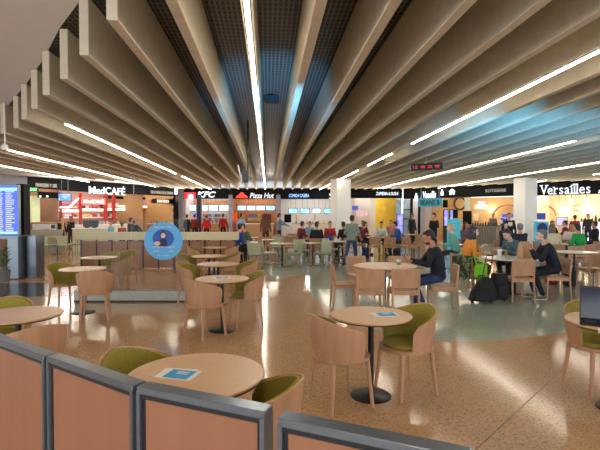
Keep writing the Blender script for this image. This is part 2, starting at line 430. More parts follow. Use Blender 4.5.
icon('house_icon', 452.3, 192, [(-.6, -.6), (-.2, -.6), (-.2, -.2), (.2, -.2), (.2, -.6), (.6, -.6), (.5, 0), (.75, .1), (.3, .55), (0, .75), (-.3, .55), (-.75, .1), (-.5, 0)], .27)
icon('bottle_icon', 442.3, 192.6, [(-.35, -.8), (.35, -.8), (.35, .2), (.15, .5), (.15, .85), (-.15, .85), (-.15, .5), (-.35, .2)], .24)
icon('bottle_icon', 416.5, 197, [(-.35, -.8), (.35, -.8), (.35, .2), (.15, .5), (.15, .85), (-.15, .85), (-.15, .5), (-.35, .2)], .3)
fascia(LB, 530, 662, 2.7, 3.43, fas, 'black sign board reading Versailles in white serif letters', [('Versailles', 539.5, 590, 184.3, 194, glow_w, dict(serif=True, bold=0)), ('&', 598, 602, 190, 193, glow_w, {})])

# ------------------------------------------------------------------ columns
def column(px0, px1, d, label):
    a = dp(px0, d); b = dp(px1, d); w = (b-a).length; c = (a+b)/2
    t = thing('column', label, 'column', (c.x, c.y, 0), -YAW*.0)
    t['kind'] = 'structure'
    obj('shaft', G().box((0, 0, 1.67), (w*.98, w*.9, 3.34), bev=.03), white_m, t, False)
    obj('plinth', G().box((0, 0, .06), (w*1.03, w*.95, .12), bev=.01), steel, t, False)
# the columns are part of the building
for px0, px1, d in ((331, 350, 21.5), (515, 535, 21.0)):
    a = dp(px0, d); b = dp(px1, d); w = (b-a).length; c = (a+b)/2
    o = obj('column', G().box((c.x, c.y, 1.675), (w*.85, w*.7, 3.35), rz=.35, bev=.02), white_m, smooth=False); o['kind'] = 'structure'
g = G(); LC.slab(g, 178.4, 183.6, 0, 3.43, .1, .5); struct('column_pier', g, lav)
g = G(); LC.slab(g, 229, 232.6, 0, 3.0, -.25, .3); struct('column_pier', g, lav)
g = G(); LC.slab(g, 276.5, 280.5, 0, 3.0, -.25, .3); struct('column_pier', g, lav)
g = G(); LC.slab(g, 197.3, 201, 0, 3.0, -.5, .3); struct('column_pier', g, mat('dark_navy', (24, 30, 48), .5))
g = G(); LA.slab(g, 174.3, 177.4, 0, 3.0, -.15, .2); struct('column_pier', g, fas)
for a, b in ((410.6, 412.4), (418.3, 420)):
    g = G(); LB.slab(g, a, b, 0, 3.0, -.2, .12); struct('column_pier', g, fas)

# ------------------------------------------------------------------ shop fittings
blue_scr = ad_mat('timetable_screen', (60, 88, 214), (110, 100, 225), 1.15, 3, 22)
menu_scr = ad_mat('menu_screen', (180, 225, 240), (225, 190, 205), 1.7, 4, 5)
menu2 = ad_mat('menu_screen_blue', (120, 190, 225), (200, 225, 235), 1.6, 4, 5)
viol_scr = ad_mat('violet_screen', (120, 120, 235), (170, 165, 245), 1.2, 3, 5)
def screen(ln, x0, x1, y0, y1, off, m, label, cat='screen', group=None, name='hanging_menu_screen'):
    g = G(); ln.panel(g, x0, x1, y0, y1, off, .06); o = obj(name, g, blackm, smooth=False); tag(o, label, cat, group)
    q = G(); dx = (x1-x0)*.03+.15; ln.panel(q, x0+dx, x1-dx, y0+.5, y1-.5, off-.035, .01); obj('display', q, m, o, False)
    hg = G()
    for xx in (x0+(x1-x0)*.25, x0+(x1-x0)*.75):
        P = ln.hit(xx, y0+.4, off); hg.rod(P, (P.x, P.y, 3.46 if off > 0 else 3.99), .012)
    obj('hanger', hg, steel, o); return o
def wallp(ln, x0, x1, y0, y1, off, m, name, label, cat, th=.06, group=None):
    g = G(); ln.panel(g, x0, x1, y0, y1, off, th); o = obj(name, g, m, smooth=False); return tag(o, label, cat, group)
for i, (a, b) in enumerate(((185, 196.5), (202, 208), (208.3, 218.5), (218.8, 229))):
    screen(LC, a, b, 204.5, 211.2, 1.6, menu_scr, ['leftmost', 'narrow second', 'third', 'rightmost'][i]+' lit menu screen over the KFC counter', group='menu screens over the counters')
for i, (a, b) in enumerate(((237.2, 246.2), (246.4, 255.8), (256, 265.4), (265.6, 275))):
    screen(LC, a, b, 205.2, 210.8, 1.6, [menu2, menu_scr][i in (1, 2)], ['first', 'second', 'third', 'fourth'][i]+' lit menu screen from the left over the Pizza Hut counter', group='menu screens over the counters')
for i, (a, b) in enumerate(((288.5, 298), (300, 309.5), (312, 321), (324, 331))):
    screen(LC, a, b, 208, 213.8, 1.6, [menu2, menu2, menu_scr, menu2][i], ['first', 'second', 'third', 'fourth'][i]+' menu screen from the left, on the white shop wall left of the column', group='menu screens over the counters')
wallp(LC, 193.5, 232, 200.5, 204.2, 1.9, wood_w, 'wooden_sign_band', 'wooden strip above the KFC menu screens', 'panel')
wallp(LC, 237, 277.5, 200.5, 204.8, 1.9, wood_w, 'soffit_panel', 'wooden strip above the Pizza Hut menu screens', 'panel')
org = mat('orange_panel', (225, 80, 36), .5, emit=(225, 80, 36), es=.4)
wallp(LC, 232.8, 237.3, 212.5, 222, .2, org, 'poster_sign', 'orange upright poster left of the Pizza Hut counter', 'poster')
wallp(LC, 284.2, 291.2, 214.3, 222.5, 1.8, fas, 'wall_niche_panel', 'black square panel on the white shop wall', 'panel')
wallp(LC, 262.5, 271, 214, 240, 2.6, mat('dark_brown', (60, 40, 34), .5), 'oven', 'dark pizza oven behind the Pizza Hut counter', 'oven', th=.5)
yelp = mat('yellow_paint', (222, 178, 40), .5)
for px in (296.5, 314.8): wallp(LC, px-.8, px+.8, 214.5, 220, 2.2, yelp, 'wall_stripe_sign', 'small yellow upright sign on the white wall, %s of the two' % ('left' if px < 300 else 'right'), 'sign')

def counter(ln, x0, x1, ztop, off, th, mb, mt, label, items=0, seed=0, kind='product'):
    a = ln.hit(x0, 215, off); b = ln.hit(x1, 215, off); w = (b-a).length; c = (a+b)/2
    t = thing('service_counter', label, 'counter', (c.x, c.y, 0), ln.rz())
    obj('body', G().box((0, 0, (ztop-.04)/2), (w*.99, th, ztop-.04), bev=.01), mb, t, False)
    obj('worktop', G().box((0, 0, ztop-.02), (w, th+.06, .04), bev=.006), mt, t, False)
    return t, c, w
cnt_w = mat('counter_white', (226, 222, 214), .4)
dk = mat('dark_counter', (60, 56, 54), .5)
wcn = mat('counter_wood', (196, 158, 112), .5, grain=True)
C1 = counter(LC, 189, 228, 1.05, .9, .6, wcn, cream, 'wood fronted counter below the KFC sign')
C2 = counter(LC, 238, 274, 1.05, .9, .6, wcn, white_m, 'wood fronted counter below the Pizza Hut sign')
C3 = counter(LC, 292, 328, 1.05, .9, .6, cnt_w, wood, 'white counter in the white shop left of the column')
C4 = counter(LA, 64, 128, 1.12, .6, .7, cnt_w, white_m, 'white display counter below the MedCAFÉ sign')
C5 = counter(LA, 150, 168, 1.1, .6, .6, wood_w, white_m, 'wooden counter in the shop with the dark capsule sign')
C6 = counter(LB, 470.5, 499, 1.05, -.6, .7, mat('corrugated_grey', (150, 140, 130), .5, var=.35, scale=12), dk, 'ribbed grey counter in front of the orange shop')
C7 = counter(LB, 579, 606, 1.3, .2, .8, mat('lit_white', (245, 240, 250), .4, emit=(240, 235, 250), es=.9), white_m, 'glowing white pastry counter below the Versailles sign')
# ribs on the grey counter
t, c, w = C6
g = G(); n = 18
for i in range(n): g.box((-w/2+w*(i+.5)/n, -.36, .5), (.04, .03, .95))
obj('ribs', g, mat('rib_grey', (120, 112, 104), .5), t, False)
cols = [(180, 60, 50), (220, 190, 90), (90, 130, 90), (200, 200, 205), (60, 60, 66), (210, 120, 60), (120, 70, 50), (90, 120, 180)]
pm = [mat('goods_%d' % i, c, .5) for i, c in enumerate(cols)]
def goods(cn, n, label, group, seed, hmax=.22, dark=False):
    t, c, w = cn; rnd = random.Random(seed); ztop = max(ch.location.z for ch in t.children)
    rz = t.rotation_euler.z; u = V((cos(rz), sin(rz), 0))
    me = PROTO.setdefault('jar_mesh', None)
    top = 1.3 if 'pastry' in t['label'] else (1.12 if 'MedCAF' in t['label'] else (1.1 if 'capsule' in t['label'] else 1.05))
    for i in range(n):
        p = c+u*((i+.5)/n-.5)*w*.92; h = rnd.uniform(.12, hmax); r = rnd.uniform(.04, .06)
        g = G().rev((0, 0, 0), [(r*.9, 0), (r, .01), (r, h*.6), (r*.6, h*.75), (r*.45, h), (r*.2, h)], seg=10)
        o = obj('jar' if not dark else 'bottle', g, pm[rnd.randrange(8)] if not dark else pm[4], loc=(p.x, p.y, top))
        tag(o, label, 'jar' if not dark else 'bottle', group)
goods(C4, 16, 'small container standing on the counter below the MedCAFÉ sign', 'goods on the MedCAFÉ counter', 1)
goods(C5, 7, 'small container standing on the counter of the wooden shop', 'goods on the wooden shop counter', 2)
goods(C6, 10, 'dark jar standing on the ribbed grey counter', 'jars on the ribbed grey counter', 3, .2, True)
goods(C7, 7, 'container standing on the glowing pastry counter', 'goods on the pastry counter', 4, .4)
goods(C1, 9, 'small container standing on the KFC counter', 'goods on the KFC counter', 5)
goods(C3, 6, 'small container on the white counter left of the column', 'goods on the white counter', 6)

# red and white MedCAFE interior
redp = mat('red_paint', (190, 44, 40), .5)
shelf_glow = mat('shelf_glow', (255, 250, 244), .5, emit=(255, 246, 236), es=1.8)
for i, (a, b) in enumerate(((47.5, 49.5), (79.5, 81.6), (104, 107), (112.5, 115), (60, 61.5))):
    g = G(); LA.slab(g, a, b, 0, 2.86, 1.5, .12); o = obj('red_post', g, redp, smooth=False); tag(o, 'red post among the lit shelves below the MedCAFÉ sign', 'post', 'red posts in the café shop')
for i, (a, b, y) in enumerate(((36, 60, 210.5), (62, 79, 211), (82, 104, 210), (108, 130, 209.5))):
    g = G(); LA.panel(g, a, b, y-1.2, y+1, 1.9, .3); o = obj('lit_shelf', g, shelf_glow, smooth=False); tag(o, ['leftmost', 'second', 'third', 'rightmost'][i]+' bright white lit shelf in the café shop', 'shelf', 'lit shelves in the café shop')
rnd = random.Random(3)
for i in range(26):
    px = 64+i*2.55
    g = G(); LA.panel(g, px, px+1.9, 213.4+rnd.random()*1.5, 216.6, 2.6, .12); o = obj('product_box', g, pm[rnd.choice([0, 1, 5, 6, 3])], smooth=False); tag(o, 'small product box on the back shelf of the café shop', 'box', 'product boxes in the café shop')
g = G(); LA.panel(g, 62, 132, 217, 218, 2.6, .4); tag(obj('shelf', g, white_m, smooth=False), 'long white back shelf under the product boxes in the café shop', 'shelf')
brn = [mat('cafe_dark', (70, 40, 40), .5), mat('cafe_rust', (190, 84, 50), .5), mat('cafe_pale', (232, 214, 206), .5), mat('cafe_rose', (196, 120, 130), .5)]
for i in range(20):
    px = 70+i*3.75; yb = 208.4
    if i in (11, 19): continue
    g = G(); LA.panel(g, px, px+rnd.uniform(1.6, 3.2), yb-rnd.uniform(2, 4.5), yb, 2.9, .2); tag(obj('packet', g, brn[rnd.randrange(4)], smooth=False), 'packet on the upper back shelf of the café shop', 'packet', 'packets on the upper café shelf')
g = G(); LA.panel(g, 62.5, 145, 208.5, 209.1, 2.85, .4); tag(obj('wall_shelf', g, redp, smooth=False), 'long red upper shelf carrying packets in the café shop', 'shelf')
for i, (a, b, y0, y1) in enumerate(((62.5, 80, 203.6, 206.4), (107, 118, 203, 206.5), (108.5, 145, 196.6, 199.2))):
    wallp(LA, a, b, y0, y1, 1.9, [brn[3], brn[2], fas][i], 'menu_sign', ['rose panel left of the inner café name', 'pale panel right of the inner café name', 'dark lintel over the right half of the café shop'][i], 'sign')
sal = mat('salmon_panel', (226, 130, 110), .5, emit=(226, 130, 110), es=.35)
o = wallp(LA, 81.5, 105.5, 197.8, 204.6, 1.0, sal, 'cafe_sign', 'salmon panel with a white MedCAFÉ name inside the café shop', 'sign')
LA.text('lettering', 'MedCAFÉ', 83.5, 104, 199, 203.2, glow_w, o, off=.93, bold=.02)
g = G(); a = LA.hit(69, 207.5, .8); b = LA.hit(78.5, 198.5, .8); g.rod(a, b, .05); g.rod(LA.hit(60, 207.3, .8), a, .05)
tag(obj('neon_stripe', g, glow_w), 'white neon stroke rising to the right inside the café shop', 'neon light')
o = wallp(LA, 38, 58, 192, 198, .3, fas, 'hanging_display_sign', 'black hanging display panel next to the blue screen', 'screen')
for a, b in ((39.5, 41.5), (46.5, 48.5)):
    g = G(); LA.panel(g, a, b, 195.5, 197.3, .25, .02); obj('white_icon', g, glow_w, o, False)
screen(LA, 58.3, 71.3, 193.2, 201.2, -.6, ad_mat('small_blue_screen', (60, 130, 230), (150, 200, 250), 1.5, 3, 8), 'small bright blue information screen below the left sign board', name='information_screen')
g = G(); LA.panel(g, 28.3, 38.5, 187.2, 192, -.35, .1); o = tag(obj('exit_sign', g, mat('exit_dark', (10, 60, 36), .4), smooth=False), 'dark green illuminated emergency exit sign at the left', 'exit sign')
LA.text('lettering', 'EXIT', 29.4, 37.4, 188, 191, mat('exit_glow', (150, 240, 180), .5, emit=(120, 235, 150), es=1.4), o, off=-.42, depth=.01, bold=.02)
# wooden shop front with the capsule sign
o = wallp(LA, 147.2, 176, 197.2, 206, .1, mat('ply', (222, 172, 118), .5, grain=True), 'wooden_sign_board', 'wooden board with a dark capsule sign, right of the café shop', 'sign')
c, w, h = LA.rect(151.5, 174.5, 199, 203.3, .03)
g = G(); pts = [(w/2*cos(t)*1.0, h/2*(1 if sin(t) > 0 else -1)*min(1, abs(sin(t))*2.2)) for t in [2*pi*i/24 for i in range(24)]]
g.loft([[c+LA.u*a+V((0, 0, b))-LA.n*t for a, b in pts] for t in (-.04, 0)][::-1]); cp = obj('capsule', g, fas, o, False)
LA.text('lettering', 'SANTINO', 157, 168.5, 199.6, 202.8, mat('pale_letters', (230, 220, 200), .5, emit=(230, 220, 200), es=.7), cp, off=-.02)
for i in range(3):
    g = G(); LA.panel(g, 148.6, 173, 212.1+i*5, 212.6+i*5, 2.9, .3); tag(obj('wall_shelf', g, wood, smooth=False), ['top', 'middle', 'lowest'][i]+' wooden shelf of the shop with the capsule sign', 'shelf')
    for j in range(5):
        if rnd.random() < .9:
            g = G(); px = 149+j*5; LA.panel(g, px, px+3.6, 208+i*5+rnd.random(), 212+i*5, 2.9, .2); tag(obj('product_box', g, pm[rnd.randrange(8)], smooth=False), 'product box on the wall of the wooden shop', 'box', 'product boxes in the wooden shop')
wallp(LA, 118, 147, 205.6, 207.2, 1.8, shelf_glow, 'lit_shelf', 'warm lit shelf right of the red posts', 'shelf')
wallp(LA, 128, 146, 199.5, 204, 1.6, mat('mauve_panel', (180, 130, 150), .5, emit=(180, 130, 150), es=.4), 'menu_sign', 'mauve menu panel between the café and the wooden shop', 'sign')
# bakery corner at the far left
wallp(LA, 29, 37, 196, 222, 1.2, mat('pale_green_glow', (205, 215, 170), .5, emit=(205, 215, 170), es=.5), 'display_case', 'tall pale green lit display case beside the exit sign', 'display case', th=.5)

# KFC / hut back details
rb = random.Random(11)
for ln, x0, x1, n, lab, gr, off in ((LC, 203, 227, 8, 'product tray on the back shelf of the KFC kitchen', 'trays in the KFC kitchen', 3.0), (LC, 239, 261, 7, 'product tray on the back wall of the Pizza Hut kitchen', 'trays in the Pizza Hut kitchen', 3.0)):
    for j in range(2):
        g = G(); ln.panel(g, x0-.3, x1, 216.7+j*4, 217.2+j*4, off, .3); tag(obj('wall_shelf', g, steel, smooth=False), ['upper', 'lower'][j]+' steel shelf with trays behind the '+('KFC' if x0 < 220 else 'Pizza Hut')+' counter', 'shelf')
    for i in range(n):
        for j in range(2):
            px = x0+(x1-x0)*i/n; g = G(); ln.panel(g, px, px+(x1-x0)/n*.75, 214+j*4, 216.6+j*4, off, .25)
            tag(obj('food_tray', g, pm[rb.choice([1, 3, 3, 5, 7])], smooth=False), lab, 'tray', gr)
wallp(LC, 192.5, 197, 213.5, 217.5, 2.8, ad_mat('bluescr', (70, 90, 230), (110, 130, 240), 1.2), 'order_screen', 'small blue order screen behind the dark post', 'screen')
wallp(LC, 185.5, 192, 213, 224, 3.2, mat('kitchen_glow', (235, 200, 130), .5, emit=(235, 200, 130), es=.8), 'lit_doorway', 'yellow lit kitchen opening at the left end of the KFC counter', 'doorway')

# white round wall, yellow round wall and glazing behind
def curved(px0, px1, d, r_m, z1, m, name, label, cat, a0=200, a1=340):
    a = dp(px0, d); b = dp(px1, d); c = (a+b)/2; w = (b-a).length; rr = w/2
    g = G(); n = 18; out = [(c.x+rr*cos(R(a0+(a1-a0)*i/n)), c.y+rr*r_m*sin(R(a0+(a1-a0)*i/n))) for i in range(n+1)]
    inn = [(c.x+(rr-.1)*cos(R(a0+(a1-a0)*i/n)), c.y+(rr-.1)*r_m*sin(R(a0+(a1-a0)*i/n))) for i in range(n, -1, -1)]
    g.prism(out+inn, 0, z1); o = obj(name, g, m); return tag(o, label, cat)
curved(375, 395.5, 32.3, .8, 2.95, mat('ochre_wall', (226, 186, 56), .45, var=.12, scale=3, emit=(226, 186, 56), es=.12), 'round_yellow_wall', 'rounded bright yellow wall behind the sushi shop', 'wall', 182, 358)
curved(352, 370, 32.3, .7, 2.85, mat('round_white', (226, 220, 220), .5), 'round_white_wall', 'rounded white wall with faint pink letters beside the column', 'wall', 182, 358)
LC.text('wall_lettering', 'SUSHI', 356, 367, 211, 216, mat('pink_letters', (240, 170, 190), .5, emit=(240, 170, 190), es=.8), off=-.4)
tag(bpy.data.objects['wall_lettering'], 'pink letters on the rounded white wall', 'sign')
wallp(LC, 352, 358, 206, 210, 0, mat('logo_blue', (70, 80, 170), .5, emit=(70, 80, 190), es=.6), 'logo_sign', 'small blue logo plate right of the middle column', 'sign')
glz = mat('cold_glass', (120, 140, 148), .15, .2, var=.35, scale=2, emit=(120, 150, 160), es=.15)
g = G(); LC.panel(g, 395.8, 401, 200, 239.5, .0, .05); o = tag(obj('glazed_screen', g, glz, smooth=False), 'grey glazed screen right of the yellow wall', 'glazing')
g = G(); LB.panel(g, 403, 410.3, 200, 239.8, .0, .05); o = tag(obj('glazed_screen', g, glz, smooth=False), 'grey glazed screen left of the black posts', 'glazing')
g = G(); LB.panel(g, 403, 410.3, 209.3, 210.2, -.08, .06); LB.panel(g, 403, 410.3, 218.5, 219.3, -.08, .06); obj('glazing_bar', g, fas, o, False)
def totem(px0, px1, d, z0, z1, m, label, name='screen_totem', cat='screen', inset=.04, thick=.12, emb=None, zd=None):
    zd = z0 if zd is None else zd
    a = dp(px0, d); b = dp(px1, d); w = (b-a).length; c = (a+b)/2
    t = thing(name, label, cat, (c.x, c.y, 0), -YAW)
    obj('casing', G().box((0, 0, (z0+z1)/2), (w, thick, z1-z0), bev=.01), blackm if emb is None else emb, t, False)
    obj('display', G().box((0, -thick/2-.006, (zd+z1)/2), (w-2*inset, .01, z1-zd-2*inset)), m, t, False); return t
totem(396.5, 403.2, 26.5, 0, 1.72, viol_scr, 'dark upright totem with a violet blue screen near the glazing', zd=.5)
# right hand orange shop
LB.panel(g := G(), 418.5, 442, 198.2, 206.8, -1.2, .12); o = tag(obj('hanging_sign', g, mat('teal_sign', (40, 134, 150), .5, emit=(40, 134, 150), es=.35), smooth=False), 'teal hanging sign with dark letters below the Vanellis name', 'sign')
LB.text('lettering', 'BEANS &', 420.5, 440, 200, 205, mat('dark_teal', (14, 50, 62), .5), o, off=-1.27, depth=.01, bold=.03)
g = G()
for px in (421, 439): g.rod(LB.hit(px, 198.2, -1.2), V((*LB.hit(px, 198, -1.2).xy, BZ)), .012)
obj('hanger', g, steel, o)
wallp(LB, 420.4, 424, 207, 236, .2, mat('lav_panel', (190, 188, 206), .5), 'side_panel_wall', 'narrow lavender grey wall panel left of the black T-shirt man', 'panel')
wallp(LB, 424.5, 431, 207, 236, .35, mat('rose_panel', (220, 196, 190), .5), 'side_panel_wall', 'pale rose wall panel behind the man in the black T-shirt', 'panel')
totem(443.2, 448, 25.5, 0, 1.95, viol_scr, 'left violet menu screen in the orange shop', 'menu_totem', zd=1.0)
totem(449.3, 453, 25.5, 0, 1.95, viol_scr, 'right violet menu screen in the orange shop', 'menu_totem', zd=1.0)
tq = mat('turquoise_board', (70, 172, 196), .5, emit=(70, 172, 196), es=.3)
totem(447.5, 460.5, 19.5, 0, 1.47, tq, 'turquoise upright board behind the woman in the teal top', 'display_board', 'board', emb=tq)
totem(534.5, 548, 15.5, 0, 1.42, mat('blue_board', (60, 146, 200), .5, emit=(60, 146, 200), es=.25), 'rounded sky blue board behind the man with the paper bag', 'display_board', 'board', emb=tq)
def disc_on(t, x, y, z, r, m, name='round_picture'): obj(name, G().rev((0, 0, 0), [(r, -.005), (r, .005)]).__class__().merge(G().rev((0, 0, 0), [(r, -.005), (r, .005)]), M4.Translation((x, y, z)) @ M4.Rotation(pi/2, 4, 'X')), m, t, False)
bb = [o for o in bpy.data.objects if o.name.startswith('display_board')][-1]
disc_on(bb, 0, -.085, 1.2, .17, mat('logo_navy', (20, 40, 96), .5))
o = wallp(LB, 536, 545.5, 213, 219.5, .4, mat('navy_sign2', (30, 50, 120), .5, emit=(40, 70, 160), es=.5), 'small_blue_sign', 'small navy and white sign right of the right column', 'sign')
wallp(LB, 443, 447.5, 200, 207.5, -.4, fas, 'hanging_plaque', 'black square plaque hanging right of the teal sign', 'sign')
g = G(); P = LB.hit(460, 203.5, -.3); q = G(); q.loft([[V((r*cos(R(a)), r*sin(R(a)), z)) for r, z in ((.42, -.03), (.42, .03), (.31, .03), (.31, -.03))] for a in range(20, 341, 16)])
g.merge(q, M4.Translation(P) @ M4.Rotation(LB.rz(), 4, 'Z') @ M4.Rotation(pi/2, 4, 'X')); tag(obj('ring_sign', g, mat('dark_bronze', (60, 46, 34), .4)), 'dark open ring emblem on the orange shop front', 'sign')
wallp(LB, 463, 471.5, 211, 224.5, -.5, fas, 'menu_board_sign', 'black menu board standing upright in front of the ring emblem', 'sign', .08)
wallp(LB, 464.5, 470, 198, 210.5, -.45, mat('pale_banner', (206, 214, 196), .6), 'banner', 'pale green banner above the black menu board', 'banner', .03)
wallp(LB, 453.6, 457.8, 209.5, 218, .6, fas, 'menu_board_sign', 'narrow black board between the violet screens and the turquoise board', 'sign')
for a, b, y0, y1 in ((478, 484.5, 201.5, 204), (475, 487.5, 205, 209)):
    wallp(LB, a, b, y0, y1, 1.6, glow_w, 'neon_sign', '%s glowing white neon line on the orange back wall' % ('upper' if y0 < 203 else 'lower'), 'neon light', .05)
wallp(LB, 471, 514, 196, 197.2, .6, shelf_glow, 'linear_light', 'thin white light line under the rotisserie sign board', 'light', .08)
wallp(LB, 473.5, 478.5, 213.5, 220.5, 3.3, mat('pict', (232, 214, 190), .6), 'framed_picture', 'small framed picture on the orange back wall', 'picture')
wallp(LB, 502, 514, 214, 217.5, 1.3, mat('blue_shelf', (60, 90, 180), .5, emit=(60, 90, 200), es=.6), 'cooler_header', 'blue lit header of the drinks cooler left of the right column', 'sign')
wallp(LB, 502, 513, 218, 232, 1.35, ad_mat('cooler', (40, 60, 150), (200, 210, 230), .8, 8, 6), 'drinks_cooler', 'drinks cooler with blue light left of the right column', 'refrigerator', .5)
for i, px in enumerate((437, 441)):
    g = G(); P = LB.hit(px, 217.5, 2.6); q = G().rev((0, 0, 0), [(.26, -.03), (.3, 0), (.26, .03)], 16); g.merge(q, M4.Translation(P) @ M4.Rotation(pi/2, 4, 'X')); tag(obj('round_wall_basket', g, mat('brown_basket', (96, 62, 34), .7)), ['left', 'right'][i]+' brown round basket on the orange wall', 'wall decoration')
# Versailles interior
screen(LB, 556, 568, 217, 226, 3.2, ad_mat('pale_scr', (200, 200, 235), (220, 205, 225), 1.0), 'pale screen on the cream wall below the Versailles sign')
screen(LB, 574, 579, 205.5, 211, 3.2, mat('pict2', (220, 205, 196), .6), 'small pale frame on the cream wall', 'picture', name='framed_picture')
g = G(); P = LB.hit(508, 212, 3.4); 
arc = mat('arch_wood', (170, 120, 80), .6)
for i, px in enumerate((508, 540)):
    P = LB.hit(px, 216, 3.3); g = G(); n = 14
    g.loft([[P+LB.u*((.95-.1*e)*cos(pi*j/n))+V((0, 0, (.75-.1*e)*sin(pi*j/n)))-LB.n*t for j in range(n+1)] for e, t in ((0, 0), (0, -.06), (1, -.06), (1, 0))], close=False, caps=False)
    tag(obj('wall_arch', g, arc), ['wooden wall arch left of the right column', 'wooden wall arch right of the right column'][i], 'wall decoration')
# downlights
dl = mat('downlight_glow', (255, 246, 225), .5, emit=(255, 234, 196), es=22)
for ln, px, side in [(LC, 188, 'KFC'), (LC, 203, 'KFC'), (LC, 211, 'KFC'), (LC, 222, 'KFC'), (LC, 242, 'Pizza Hut'), (LC, 254, 'Pizza Hut'), (LC, 267, 'Pizza Hut'), (LC, 290, 'white'), (LC, 301, 'white'), (LC, 313, 'white'), (LC, 352, 'sushi'), (LC, 360, 'sushi'), (LC, 373, 'sushi')]:
    P = ln.hit(px, 201, .7); t = thing('downlight', 'small round downlight in the ceiling of the %s counter' % side, 'ceiling light', (P.x, P.y, 3.0), 0, 'downlights over the %s counter' % side)
    obj('housing', G().rev((0, 0, 0), [(.09, .02), (.1, .02), (.1, .44), (.05, .44)], 12), white_m, t); obj('lamp', G().rev((0, 0, 0), [(.08, 0), (.08, .018)], 12), dl, t, False)
for i, (px, py) in enumerate(((546, 198.5), (571.5, 200.5), (586.5, 200), (563, 210.8), (586.5, 211), (491, 210), (490.5, 211))):
    if i == 6: continue
    P = LB.hit(px, py, 3.3 if py > 205 else 1.5)
    t = thing('wall_lamp' if py > 205 else 'pendant_lamp', 'round glowing lamp %s' % ['nearest the right column below the Versailles sign', 'under the middle of the Versailles sign', 'under the end of the Versailles sign', 'on the cream wall above the pale screen', 'on the cream wall above the pastry counter', 'on the orange wall above the ribbed counter'][i], 'lamp', tuple(P))
    obj('bulb', G().ell((0, 0, 0), (.1, .1, .1)), dl, t)
    if py < 205: obj('stem', G().rod((0, 0, .1), (0, 0, 3.44-P.z), .015), blackm, t)
    else: obj('bracket', G().rod((0, 0, 0), tuple(-LB.n*.25), .02), blackm, t)

# ------------------------------------------------------------------ furniture
def legs4(g_list, top, foot, zt, r0, r1, m, root, seg=8):
    for sx in (-1, 1):
        for sy in (-1, 1):
            g = G().rod((sx*foot[0], sy*foot[1], 0), (sx*top[0], sy*top[1], zt), r1, r0, seg); obj('leg', g, m, root)
def make_tub():
    t = thing('tub_chair', 'x', 'chair')
    def prof(a):                                # a in degrees from the back
        q = abs(a)/118.0
        h = .80-.16*q**1.4
        if q > .86: h = .47+(h-.47)*sqrt(max(0, 1-((q-.86)/.14)**2))
        return h
    def shell(ro_b, ro_t, th, z0, dz, a_max):
        g = G(); n = 40; rings = []
        for i in range(n+1):
            a = -a_max+2*a_max*i/n; h = prof(a)-dz; c_, s_ = cos(R(a-90)), sin(R(a-90))
            def pt(z, off):
                f = (z-z0)/(.80-z0); r = ro_b+(ro_t-ro_b)*f**.8-off
                return V((r*c_*1.02, r*s_, z))
            m_ = [z0+(h-z0)*q for q in (0, .35, .7, 1)]
            rings.append([pt(z, 0) for z in m_]+[pt(h+.004, th/2)]+[pt(z, th) for z in reversed(m_)])
        g.loft(rings); return g
    obj('back_shell', shell(.236, .282, .013, .44, 0, 114), woodc, t)
    plab(obj('back_padding', shell(.222, .268, .024, .445, .008, 112), green, t), 'olive green padding lining the inside of the shell')
    obj('seat_frame', G().rev((0, 0, 0), [(.2, .405), (.246, .408), (.25, .414), (.25, .436), (.246, .441), (.2, .443)], 28), woodc, t)
    plab(obj('seat_cushion', G().rev((0, 0, 0), [(.15, .443), (.205, .443), (.211, .46), (.203, .476), (.16, .486), (.05, .49)], 28), green, t), 'olive green seat cushion')
    for sx in (-1, 1):
        for sy in (-1, 1):
            a = V((sx*.162, sy*.162, .412)); b = V((sx*.198, sy*.198, 0))
            obj('leg', G().rod(b, a, .015, .022, 10), woodc, t)
    return t
def make_side(mw, mleg, thin, slab):
    def f():
        t = thing('dining_chair', 'x', 'chair'); w = .225
        obj('seat', G().box((0, .0, .445), (.44, .43, .03), bev=.012), mw, t, False)
        g = G(); n = 8; rings = []
        for i in range(n+1):
            x = -w+2*w*i/n; bow = -.025*(1-(x/w)**2)
            z0 = .475 if slab else .50; zs = [(z0, 0), (.66, -.02), (.80, -.045)]
            rings.append([V((x, -.2+bow+o, z)) for z, o in zs]+[V((x, -.182+bow+o, z)) for z, o in reversed(zs)])
        g.loft(rings); obj('backrest', g, mw, t)
        for sx in (-1, 1):
            obj('leg', G().rod((sx*.21, .19, 0), (sx*.2, .185, .43), thin, thin*1.4, 8), mleg, t)
            g = G().rod((sx*.215, -.235, 0), (sx*.205, -.2, .45), thin, thin*1.4, 8); g.rod((sx*.205, -.2, .45), (sx*.21, -.225, .70), thin*1.4, thin, 8)
            obj('leg', g, mleg, t)
        g = G().box((0, .19, .41), (.38, .018, .05)); g.box((0, -.195, .41), (.38, .018, .05)); g.box((-.2, 0, .41), (.018, .36, .05)); g.box((.2, 0, .41), (.018, .36, .05))
        obj('apron', g, mleg, t, False)
        return t
    return f
make_wood = make_side(woodc, woodc, .014, False)
make_sage = make_side(sage, sageleg, .011, True)
def make_table(r, mt=None):
    def f():
        t = thing('round_table', 'x', 'table')
        obj('tabletop', G().rev((0, 0, 0), [(r*.9, .722), (r-.006, .724), (r, .732), (r, .737), (r-.004, .742), (r*.5, .7425)], 56), mt or top_m, t)
        obj('edge_band', G().rev((0, 0, 0), [(r*.8, .712), (r-.012, .714), (r-.005, .7225), (r*.8, .7215)], 56), top_e, t)
        obj('column', G().rod((0, 0, .014), (0, 0, .712), .026, .026, 14), blackm, t)
        obj('base', G().rev((0, 0, 0), [(.185, 0), (.185, .006), (.175, .011), (.05, .014), (.03, .02)], 36), blackm, t)
        return t
    return f
pale_top = mat('pale_top', (214, 206, 188), .3, var=.03)
